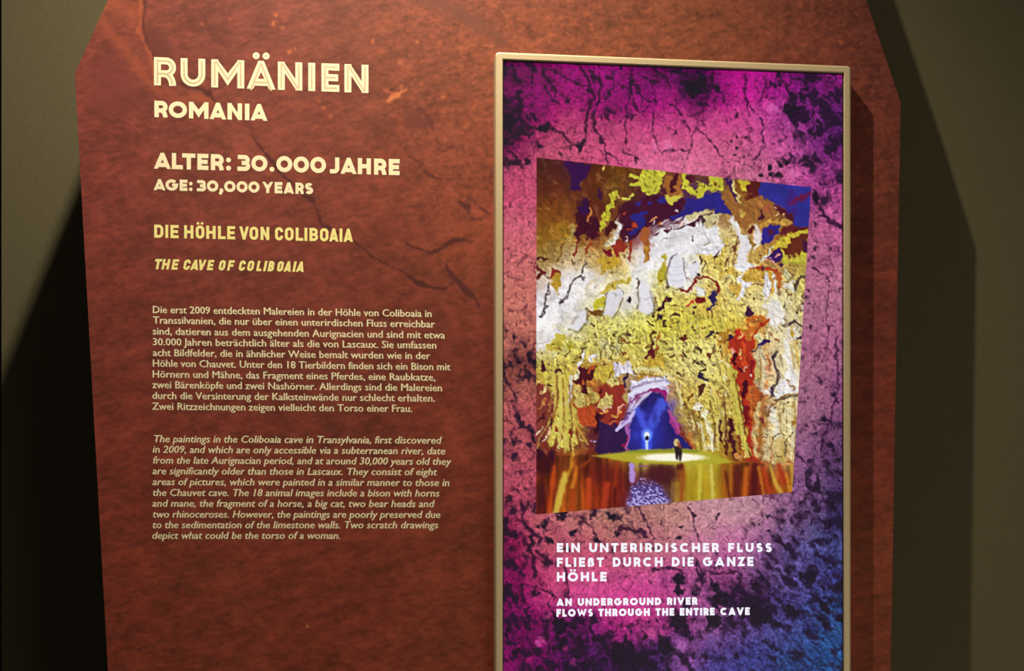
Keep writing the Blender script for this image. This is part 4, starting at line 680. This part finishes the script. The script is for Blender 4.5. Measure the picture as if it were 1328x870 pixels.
# ------------------------------------------------------------------ lettering
def ribbon(pts, w, closed=False):
    """flat band of width w along a polyline with mitred corners; returns verts, faces (2D)"""
    p = [np.array(q, float) for q in pts]
    q = [p[0]]
    for k in p[1:]:
        if np.hypot(*(k - q[-1])) > 1e-4: q.append(k)
    if closed and np.hypot(*(q[0] - q[-1])) < 1e-4: q.pop()
    p = q; n = len(p); v = []; f = []
    for i in range(n):
        a = p[i] - p[i - 1] if (i > 0 or closed) else p[1] - p[0]
        b = p[(i + 1) % n] - p[i] if (i < n - 1 or closed) else p[i] - p[i - 1]
        a = a / np.hypot(*a); b = b / np.hypot(*b)
        m = np.array([-a[1] - b[1], a[0] + b[0]]); L = np.hypot(*m)
        if L < 1e-3: m = np.array([-a[1], a[0]]); L = 1
        m = m / L
        c = max(m @ np.array([-a[1], a[0]]), 0.42)
        v += [p[i] + m * w / 2 / c, p[i] - m * w / 2 / c]
    for i in range(n if closed else n - 1):
        j = (i + 1) % n
        f.append((2 * i, 2 * i + 1, 2 * j + 1, 2 * j))
    return v, f
def arc(cx, cy, rx, ry, a0, a1, n=18):
    return [(cx + rx * math.cos(math.radians(a0 + (a1 - a0) * i / n)), cy + ry * math.sin(math.radians(a0 + (a1 - a0) * i / n))) for i in range(n + 1)]
def disc(cx, cy, r): return ('disc', cx, cy, r)
def glyph(ch, W, H, T, din=False):
    """centre lines of a capital letter in a W x H box for stroke weight T"""
    h = T / 2; l, r, b, t = h, W - h, h, H - h; m = H * .5; cx = W / 2
    rr = min((r - l) / 2, (t - b) / 2)
    if din: rr = min(rr, (r - l) * .5)
    def oval(x0, x1, y0, y1, r_):
        return arc(x1 - r_, y1 - r_, r_, r_, 0, 90, 8) + arc(x0 + r_, y1 - r_, r_, r_, 90, 180, 8) + arc(x0 + r_, y0 + r_, r_, r_, 180, 270, 8) + arc(x1 - r_, y0 + r_, r_, r_, 270, 360, 8)
    S = []
    if ch in 'ÄÖ':
        k = T * .5 if not din else T * .48
        top = H + T * .75
        S += [disc(cx - T * .72, top, k), disc(cx + T * .72, top, k)]
        ch = 'A' if ch == 'Ä' else 'O'
    if ch == 'A':
        e = T * .56
        k = T * .5 / H * (cx - e); S += [[(e - k, -T * .5), (cx - T * .06, H - h * .95), (cx + T * .06, H - h * .95), (W - e + k, -T * .5)], [(W * .24, H * .24), (W * .76, H * .24)]]
    elif ch == 'B':
        S += [[(l, 0), (l, H)], [(l, t), (r - (m - b) * .55, t)] + arc(r - (t - m) / 2 - T * .1, (t + m) / 2, (t - m) / 2, (t - m) / 2, 90, -90) + [(l, m)], [(l, m)] + [(r - (m - b) / 2, m)] + arc(r - (m - b) / 2, (m + b) / 2, (m - b) / 2, (m - b) / 2, 90, -90) + [(l, b)]]
    elif ch in 'C':
        if din: S += [[(r, t - rr - T * .25)] + arc(r - rr, t - rr, rr, rr, 0, 90, 8) + arc(l + rr, t - rr, rr, rr, 90, 180, 8) + arc(l + rr, b + rr, rr, rr, 180, 270, 8) + arc(r - rr, b + rr, rr, rr, 270, 360, 8) + [(r, b + rr + T * .25)]]
        else: S += [arc(cx + T * .12, m, (r - l) / 2 + T * .1, (t - b) / 2, 46, 314, 28)]
    elif ch == 'D':
        k = min((t - b) / 2, (r - l) * (.5 if din else .8))
        S += [[(l, 0), (l, H)], [(l, t), (r - k, t)] + arc(r - k, t - k, k, k, 90, 0, 10) + arc(r - k, b + k, k, k, 0, -90, 10) + [(l, b)]]
    elif ch == 'E': S += [[(W, t), (l, t), (l, b), (W, b)], [(l, m), (W * .93, m)]]
    elif ch == 'F': S += [[(W, t), (l, t), (l, 0)], [(l, m - T * .05), (W * .92, m - T * .05)]]
    elif ch == 'G':
        S += [arc(cx, m, (r - l) / 2, (t - b) / 2, 44, 360, 30) + [(cx + T * .1, m)]] if not din else []
    elif ch == 'H': S += [[(l, 0), (l, H)], [(r, 0), (r, H)], [(l, m), (r, m)]]
    elif ch == 'I': S += [[(cx, 0), (cx, H)]]
    elif ch == 'J':
        k = (r - l) * .62
        S += [[(r, H), (r, b + k)] + arc(r - k, b + k, k, k, 0, -90, 8) + [(0, b)]]
    elif ch == 'L': S += [[(l, H), (l, b), (W, b)]]
    elif ch == 'M': S += [[(l, 0), (l, H)], [(r, 0), (r, H)], [(l - h * .1, H + h * .1), (cx, H * .30), (r + h * .1, H + h * .1)]]
    elif ch == 'N': S += [[(l, 0), (l, H)], [(r, 0), (r, H)], [(l - h * .15, H + h * .15), (r + h * .15, -h * .15)]]
    elif ch == 'O': S += [('loop', oval(l, r, b, t, rr) if din else arc(cx, m, (r - l) / 2, (t - b) / 2, 0, 360, 36)[:-1])]
    elif ch == '0': S += [('loop', arc(cx, m, (r - l) / 2, (t - b) / 2, 0, 360, 36)[:-1])]
    elif ch == 'R':
        q = H * .42; k = (t - q) / 2
        S += [[(l, 0), (l, H)], [(l, t), (r - k, t)] + arc(r - k, q + k, k, k, 90, -90) + [(l, q)], [(cx - T * .1, q)] + arc(cx - T * .1, 0, r - cx + T * .1, q, 78, 0, 8)]
    elif ch == 'S':
        k1 = (t - m) / 2; wl = (r - l) / 2
        S += [arc(cx, m + k1, wl * .92, k1, 30, 270, 16)[:-1] + arc(cx, m - k1, wl, k1, 90, -150, 16)]
    elif ch == 'T': S += [[(0, t), (W, t)], [(cx, 0), (cx, H)]]
    elif ch == 'U':
        k = (r - l) / 2
        S += [[(l, H), (l, b + k)] + arc(cx, b + k, k, k, 180, 360, 18) + [(r, H)]]
    elif ch == 'V':
        e = T * .56; k = T * .5 / H * (cx - e); S += [[(e - k, H + T * .5), (cx - T * .06, h * .95), (cx + T * .06, h * .95), (W - e + k, H + T * .5)]]
    elif ch == 'W':
        e = T * .5; S += [[(e, H), (W * .29, h), (cx, H * .72), (W * .71, h), (W - e, H)]]
    elif ch == 'Y':
        e = T * .56; S += [[(e - T * .2, H + T * .35), (cx, H * .42), (W - e + T * .2, H + T * .35)], [(cx, 0), (cx, H * .46)]]
    elif ch == 'Z': S += [[(0, t), (r - T * .1, t), (l + T * .1, b), (W, b)]]
    elif ch == 'ß':
        k = (t - m) / 2
        S += [[(l, 0), (l, t - k)] + arc(l + k, t - k, k, k, 180, 0, 12) + [(cx, m)] , [(cx, m)] + arc(r - (m - b) / 2, (m + b) / 2, (m - b) / 2, (m - b) / 2, 90, -90) + [(cx - T * .1, b)]]
    elif ch == '3':
        k1 = (t - m) / 2; k2 = (m - b) / 2
        S += [[(T * .1, t), (r - k1 - T * .1, t)] + arc(r - k1 - T * .1, m + k1, k1, k1, 90, -90) + [(W * .34, m)], [(W * .34, m), (r - k2, m)] + arc(r - k2, m - k2, k2, k2, 90, -90) + [(0, b)]]
    elif ch == ':': S += [disc(cx, T * .58, T * .58), disc(cx, H * .66, T * .58)]
    elif ch == '.': S += [disc(cx, T * .58, T * .58)]
    elif ch == ',': S += [disc(cx + T * .1, T * .55, T * .6), [(cx + T * .3, T * .5), (cx - T * .35, -T * .8)]]
    return S
from mathutils.geometry import delaunay_2d_cdt
from mathutils import Vector
class Flat:
    """collects flat shapes drawn in photo-pixel space and lays them on a plane of the scene"""
    def __init__(s): s.v = []; s.f = []; s.d = {}
    def add(s, v, f):
        k = len(s.v); s.v += [tuple(q) for q in v]; s.f += [tuple(i + k for i in q) for q in f]
    def shape(s, S, T, tr, flat=None):
        """one letter: its strokes are merged into a single flat outline without overlaps"""
        V = []; Fs = []
        def put(v, f):
            k = len(V)
            for q in v: V.append(Vector((float(q[0]), float(q[1]))))
            for q in f:
                pts = [v[i] for i in q]
                ar = sum(pts[i][0] * pts[(i + 1) % len(pts)][1] - pts[(i + 1) % len(pts)][0] * pts[i][1] for i in range(len(pts)))
                if abs(ar) < 1e-6: continue
                Fs.append([i + k for i in (q if ar > 0 else q[::-1])])
        for q in S:
            if isinstance(q[0], str) and q[0] == 'disc':
                _, x, y, r_ = q
                put([(x + r_ * math.cos(a * math.pi / 10), y + r_ * math.sin(a * math.pi / 10)) for a in range(20)], [list(range(20))])
                continue
            cl = isinstance(q[0], str)
            put(*ribbon(q[1] if cl else q, T, cl))
        for q in V:
            if flat is not None: q.y = max(q.y, 0.0)
            if flat: q.y = min(q.y, flat)
        vo, eo, fo_, _, _, _ = delaunay_2d_cdt(V, [], Fs, 0, 1e-5, False)
        polys = [[V[i] for i in f] for f in Fs]
        def inside(x, y):
            for g in polys:
                c = False; n = len(g)
                for i in range(n):
                    a, b = g[i], g[(i + 1) % n]
                    if (a.y > y) != (b.y > y) and x < (b.x - a.x) * (y - a.y) / (b.y - a.y) + a.x: c = not c
                if c: return True
            return False
        keep = [f for f in fo_ if inside(sum(vo[i].x for i in f) / 3, sum(vo[i].y for i in f) / 3)]
        s.add([tr(q[0], q[1]) for q in vo], keep)
    def build(s, name, mat, y, parent, org):
        a = np.array(s.v)
        Q = unproj(a[:, 0], a[:, 1], y) - org
        for j, dd in s.d.items(): Q[j, 1] -= dd
        return obj_from(name, Q, s.f, mat, parent)
def line(fl, chars, base, H, T, slant=0.0, din=False, inner=None, grow=0.0):
    """chars: (letter, x0, x1) in pixels; base(x) the pixel row of the baseline"""
    for ch, x0, x1 in chars:
        W = x1 - x0
        tr = lambda gx_, gy_: (x0 + gx_ + gy_ * slant, base(x0 + gx_) - gy_)
        fl.shape(glyph(ch, W, H, T, din), T + grow, tr, H if ch in 'AVWMNYZ' else (0 if ch == 'Ä' else None))
        if inner is not None:
            S = []
            for q in glyph(ch, W, H, T, din):
                if q[0] == 'disc': S.append(('disc', q[1], q[2], q[3] * .38)); continue
                if q[0] == 'loop': S.append(q); continue
                q = [np.array(z, float) for z in q]
                for e in (0, -1):                                  # stop short of open ends
                    p0 = q[e]; p1 = q[1 if e == 0 else -2]; dd = p1 - p0; L = np.hypot(*dd)
                    if p0[1] < .5 or p0[1] > H - .5 or p0[0] > W - .5 or p0[0] < .5 or (p0[0] > W * .85): q[e] = p0 + dd / L * min(T * .32, L * .8)
                S.append(q)
            inner.shape(S, T * .27, tr)
def bl_(x0, y0, x1, y1): return lambda x: y0 + (y1 - y0) * (x - x0) / (x1 - x0)
def ink(name, c, rough=.6):
    m, b, nt_ = material(name, c, rough, 0, 0.2)
    tc = nt_.nodes.new('ShaderNodeTexCoord'); no = nt_.nodes.new('ShaderNodeTexNoise'); no.inputs['Scale'].default_value = 300
    mx = nt_.nodes.new('ShaderNodeMix'); mx.data_type = 'RGBA'
    mx.inputs[6].default_value = tuple(q * .95 for q in c[:3]) + (1,); mx.inputs[7].default_value = c
    nt_.links.new(tc.outputs['Object'], no.inputs['Vector']); nt_.links.new(no.outputs['Fac'], mx.inputs[0]); nt_.links.new(mx.outputs[2], b.inputs['Base Color'])
    return m
mat_cream = ink('cream_print', (0.93, 0.92, 0.68, 1)); mat_tan = ink('tan_print', (0.62, 0.55, 0.42, 1)); mat_yellow = ink('yellow_print', (0.97, 0.96, 0.40, 1))
PT = -0.00012
f1 = Flat(); f2 = Flat()
line(f1, [('R',199.8,228.3),('U',234.3,266.2),('M',274,316.7),('Ä',320.8,356.5),('N',360.4,392),('I',399.9,408.6),('E',416.9,440.1),('N',446.7,477.8)], bl_(214,110.9,462,120), 36.4, 8.9, inner=f2)
ti = f1.build('title', mat_cream, PT, panel, off); f2.build('inline_stroke', mat_tan, PT - .00008, ti, 0 * off + off)
f1 = Flat(); line(f1, [('R',200.2,217.3),('O',218.8,242.5),('M',245,270.4),('A',272.2,293),('N',295,313.9),('I',317.7,323.4),('A',325.4,346.4)], bl_(209,152.2,336,156.3), 21.4, 5.7)
f1.build('subtitle', mat_cream, PT, panel, off)
f1 = Flat(); line(f1, [('A',200,221.1),('L',222.9,237.1),('T',236.3,253.4),('E',255.9,270.3),('R',273.5,290.1),(':',293,299.8),('3',307.8,324.4),('0',325.9,346.8),('.',349.4,356),('0',358.4,379.1),('0',380.5,400.8),('0',402.4,422.8),('J',427.9,440.1),('A',442.1,462.2),('H',464.1,481),('R',485.1,501.1),('E',504.2,518.3)], bl_(210,218.8,511,227), 20.8, 5.5)
f1.build('heading', mat_cream, PT, panel, off)
f1 = Flat(); line(f1, [('A',199.6,214.3),('G',214.6,231),('E',232.9,243.1),(':',245,249.9),('3',255.3,267.2),('0',268.3,283.1),(',',284.1,289.2),('0',290.7,305.5),('0',306.7,321.2),('0',322.1,336.6),('Y',340.4,354),('E',356.1,366.3),('A',368,380.9),('R',383.2,394),('S',395.4,406.2)], bl_(207,246.7,400,251.7), 14.6, 4.0)
f1.build('heading', mat_cream, PT, panel, off)
f1 = Flat(); line(f1, [('D',200,211.8),('I',214.5,218.2),('E',221.1,231.6),('H',238.8,250.8),('Ö',253.8,265),('H',267.5,279.6),('L',282.8,292.6),('E',294.7,304.9),('V',310.5,322.6),('O',323.7,334.9),('N',337.9,349.2),('C',356.7,367.1),('O',369.4,380.7),('L',383.5,393.2),('I',394.9,398.5),('B',401.4,412.4),('O',414.9,425.9),('A',427.1,438.7),('I',440.3,444.1),('A',445.7,457.6)], bl_(206,308.3,452,313.5), 17, 3.7, din=True)
f1.build('yellow_heading', mat_yellow, PT, panel, off)
f1 = Flat(); line(f1, [('T',199,208),('H',209.2,218.6),('E',222,230),('C',237,245.5),('A',246.5,256.5),('V',255.6,265.4),('E',268,275.7),('O',282.8,291),('F',294.3,302),('C',308.9,317),('O',319.7,328),('L',331.9,338.5),('I',341.2,344.2),('B',346.8,354.5),('O',358.4,366.2),('A',367.6,376.8),('I',379.2,382.2),('A',383.6,393.4)], bl_(203,349.2,389,352.5), 13.4, 3.2, slant=.2, din=True)
f1.build('yellow_heading', mat_yellow, PT, panel, off)

def set_text(fl, text, x0, y0, x1, y1, cap, slant, bold):
    """one line set in the built-in typeface, its width and height fitted to the printed line"""
    cu = bpy.data.curves.new('line', 'FONT'); cu.body = text; cu.size = 1.0; cu.resolution_u = 2; cu.dimensions = '2D'; cu.fill_mode = 'FRONT'
    o = bpy.data.objects.new('line', cu); col.objects.link(o)
    dg = bpy.context.evaluated_depsgraph_get(); me = o.evaluated_get(dg).to_mesh()
    v = np.zeros(len(me.vertices) * 3); me.vertices.foreach_get('co', v); v = v.reshape(-1, 3)
    faces = [tuple(p.vertices) for p in me.polygons]
    a, b = v[:, 0].min(), v[:, 0].max()
    k = (x1 - x0 - slant * cap * (.7 if slant else 0)) / (b - a); s = cap / CAPH
    X_ = x0 + (v[:, 0] - a) * k + v[:, 1] * s * slant
    Y_ = y0 + (y1 - y0) * (X_ - x0) / (x1 - x0) - v[:, 1] * s
    for c, (sx, sy) in enumerate(((-bold, -bold * .35), (bold, bold * .35))):   # overprinted twice for the semibold weight
        Q = np.stack([X_ + sx, Y_ + sy], -1)
        k0 = len(fl.v); fl.add(Q, faces)
        for j in range(k0, len(fl.v)): fl.d[j] = c * 0.00002
    o.evaluated_get(dg).to_mesh_clear(); bpy.data.objects.remove(o); bpy.data.curves.remove(cu)
def cap_height():
    cu = bpy.data.curves.new('line', 'FONT'); cu.body = 'H'; o = bpy.data.objects.new('line', cu); col.objects.link(o)
    bpy.context.view_layer.update(); h = o.dimensions.y
    bpy.data.objects.remove(o); bpy.data.curves.remove(cu); return h
CAPH = cap_height()
DE = [("Die erst 2009 entdeckten Malereien in der Höhle von Coliboaia in",198.4,405.8,559.6,411.1),("Transsilvanien, die nur über einen unterirdischen Fluss erreichbar",198.5,419.5,563.9,424.7),("sind, datieren aus dem ausgehenden Aurignacien und sind mit etwa",198.2,433.8,577.1,439),("30.000 Jahren beträchtlich älter als die von Lascaux. Sie umfassen",198.4,447.6,565.7,452),("acht Bildfelder, die in ähnlicher Weise bemalt wurden wie in der",198.4,461.6,557.8,465.7),("Höhle von Chauvet. Unter den 18 Tierbildern finden sich ein Bison mit",198.4,475.4,584,480.1),("Hörnern und Mähne, das Fragment eines Pferdes, eine Raubkatze,",198.2,489.4,564.4,493.6),("zwei Bärenköpfe und zwei Nashörner. Allerdings sind die Malereien",197.7,503.2,573,507.3),("durch die Versinterung der Kalksteinwände nur schlecht erhalten.",197.7,517.2,563.9,520.8),("Zwei Ritzzeichnungen zeigen vielleicht den Torso einer Frau.",197.5,531.2,534.4,534.2)]
EN = [("The paintings in the Coliboaia cave in Transylvania, first discovered",198.4,573.4,572.2,575.3),("in 2009, and which are only accessible via a subterranean river, date",198,587,578,589.2),("from the late Aurignacian period, and at around 30,000 years old they",197.9,601,585.4,602.8),("are significantly older than those in Lascaux. They consist of eight",197.5,615,567.2,616.3),("areas of pictures, which were painted in a similar manner to those in",197.5,629,583.2,630.3),("the Chauvet cave. The 18 animal images include a bison with horns",197.5,643,570.3,643.9),("and mane, the fragment of a horse, a big cat, two bear heads and",197.3,657,563,657.6),("two rhinoceroses. However, the paintings are poorly preserved due",197.5,671.1,571.6,671.6),("to the sedimentation of the limestone walls. Two scratch drawings",197.1,684.9,568.8,685.1),("depict what could be the torso of a woman.",197,698.7,442,698.8)]
f1 = Flat()
for q in DE: set_text(f1, *q, 9.2, 0.0, 0.27)
f1.build('paragraph', mat_cream, PT, panel, off)
f1 = Flat()
for q in EN: set_text(f1, *q, 9.2, 0.2, 0.27)
f1.build('paragraph', mat_cream, PT, panel, off)

# ------------------------------------------------------------------ the monitor on the panel
DEP = 0.0252
YF = -DEP
tl = unproj(642.6, 67.0, YF); tr_ = unproj(1104.1, 84.6, YF)
x0, x1, z1 = float(tl[0]), float(tr_[0]), float((tl[2] + tr_[2]) / 2)
BW = 0.0083                                   # width of the frame
z0 = z1 - BW * 2 - (x1 - x0 - 2 * BW) * 16 / 9
mon = empty('display_monitor', ((x0 + x1) / 2, -0.0005, z0))
mon['label'] = 'slim upright monitor in champagne metal frame showing a flooded cave on purple rock'
mon['category'] = 'screen'
mo = np.array(mon.location)
mat_frame, bf, ntf = material('champagne_metal', (0.64, 0.56, 0.375, 1), 0.42, 0.15, 0.5)
tc = ntf.nodes.new('ShaderNodeTexCoord'); no = ntf.nodes.new('ShaderNodeTexNoise'); no.inputs['Scale'].default_value = 900; no.inputs['Detail'].default_value = 3
mr = ntf.nodes.new('ShaderNodeMapRange'); mr.inputs[3].default_value = 0.38; mr.inputs[4].default_value = 0.52
ntf.links.new(tc.outputs['Object'], no.inputs['Vector']); ntf.links.new(no.outputs['Fac'], mr.inputs[0]); ntf.links.new(mr.outputs[0], bf.inputs['Roughness'])
def rrect(inset, y, r=0.0042, k=6):
    r_ = max(r - inset, 0.0004); a0, a1, b0, b1 = x0 + inset, x1 - inset, z0 + inset, z1 - inset
    out = []
    for cx, cz, s in ((a1 - r_, b1 - r_, 0), (a0 + r_, b1 - r_, 90), (a0 + r_, b0 + r_, 180), (a1 - r_, b0 + r_, 270)):
        out += [(cx + r_ * math.cos(math.radians(s + 90 * i / k)), y, cz + r_ * math.sin(math.radians(s + 90 * i / k))) for i in range(k + 1)]
    return out
prof = [(0, -0.0005), (0, YF + .0024), (.0008, YF + .0008), (.0024, YF), (BW - .0006, YF), (BW, YF + .0006), (BW, YF + .004)]
loops = [rrect(i, y) for i, y in prof]; n = len(loops[0])
V = [q for lp in loops for q in lp]
Fc = [(k * n + i, k * n + (i + 1) % n, (k + 1) * n + (i + 1) % n, (k + 1) * n + i) for k in range(len(loops) - 1) for i in range(n)]
obj_from('frame', np.array(V) - mo, [f[::-1] for f in Fc], mat_frame, mon)
mat_black, bb, _ = material('black_housing', (0.01, 0.01, 0.012, 1), 0.5, 0, 0.3)
bi = BW * .5
hv = [(x, y, z) for y in (-0.001, YF + .0046) for x, z in ((x0 + bi, z0 + bi), (x1 - bi, z0 + bi), (x1 - bi, z1 - bi), (x0 + bi, z1 - bi))]
obj_from('housing', np.array(hv) - mo, [(0, 1, 2, 3), (7, 6, 5, 4)] + [(i, i + 4, (i + 1) % 4 + 4, (i + 1) % 4) for i in range(4)], mat_black, mon)
def screen_mat(name, strength=1.0):
    m, b, nt_ = material(name, (0.004, 0.004, 0.005, 1), 0.35, 0, 0.15)
    a = nt_.nodes.new('ShaderNodeAttribute'); a.attribute_name = 'print'
    nt_.links.new(a.outputs['Color'], b.inputs['Emission Color']); b.inputs['Emission Strength'].default_value = strength
    return m
mat_scr = screen_mat('lit_screen', 1.0)
ps = paint_screen(); pc = paint_cave()
YS = YF + .0036
xs = np.arange(x0 + BW - .0002, x1 - BW + .0006, .00085); zsn = np.arange(z1 - BW + .0002, z0 + BW - .0006, -.00085)
gx, gz = np.meshgrid(xs, zsn)
P = np.stack([gx, np.full_like(gx, YS), gz], -1)
a, b = proj(P)
cs = lin(ps.sample(a, b))
edge = np.minimum(np.minimum(gx - xs[0], xs[-1] - gx), np.minimum((zsn[0] - gz) * .75, gz - zsn[-1]))
cs *= sstep(.0011, .0021, edge)[..., None]; cs += .002
scr = grid_obj('screen', P - mo, cs, mat_scr, mon)
qd = unproj(np.array([695.9, 1051.9, 1027.3, 695.2]), np.array([204.2, 242.8, 638.3, 667.0]), YS - .0004)
u = np.linspace(0, 1, 470); v = np.linspace(0, 1, 600)
U, Vv = np.meshgrid(u, v)
P = (qd[0] * (1 - U[..., None]) + qd[1] * U[..., None]) * (1 - Vv[..., None]) + (qd[3] * (1 - U[..., None]) + qd[2] * U[..., None]) * Vv[..., None]
a, b = proj(P)
grid_obj('cave_photograph', P - mo, lin(pc.sample(a, b)), mat_scr, scr)
mat_cap, bc, _ = material('lit_caption', (0.004, 0.004, 0.004, 1), 0.4, 0, 0.1)
bc.inputs['Emission Color'].default_value = (0.93, 0.92, 1.0, 1); bc.inputs['Emission Strength'].default_value = 1.0
WID = dict(A=1.02, C=1.0, D=.86, E=.68, F=.66, G=1.06, H=.88, I=.28, L=.62, N=.92, O=1.1, Ö=1.1, R=.74, S=.68, T=.76, U=.86, V=.98, W=1.42, Z=.74, ß=.7)
def caption(fl, text, xa, ya, xb, yb, H, T, gap):
    """tracked capitals fitted to the width of the printed line"""
    ws = [(WID[c] if c != ' ' else .42) for c in text]
    tot = sum(ws) * H + gap * (len(text) - 1)
    k = (xb - xa) / tot; x = xa; out = []
    for c, w in zip(text, ws):
        if c != ' ': out.append((c, x, x + w * H * k))
        x += w * H * k + gap * k
    line(fl, out, bl_(xa, ya, xb, yb), H, T)
f1 = Flat()
caption(f1, 'EIN UNTERIRDISCHER FLUSS', 722.2, 716.0, 1000.8, 715.8, 11.8, 3.1, 3.6)
caption(f1, 'FLIEßT DURCH DIE GANZE', 722.2, 735.0, 977.2, 734.0, 12.0, 3.1, 3.6)
caption(f1, 'HÖHLE', 722.2, 753.9, 786.8, 753.6, 12.0, 3.1, 3.6)
f1.build('caption', mat_cap, YS - .0005, scr, mo)
f1 = Flat()
caption(f1, 'AN UNDERGROUND RIVER', 721.7, 785.6, 904.4, 784.0, 9.6, 2.8, 2.0)
caption(f1, 'FLOWS THROUGH THE ENTIRE CAVE', 721.7, 799.6, 972.3, 797.3, 9.8, 2.8, 2.0)
f1.build('caption', mat_cap, YS - .0005, scr, mo)
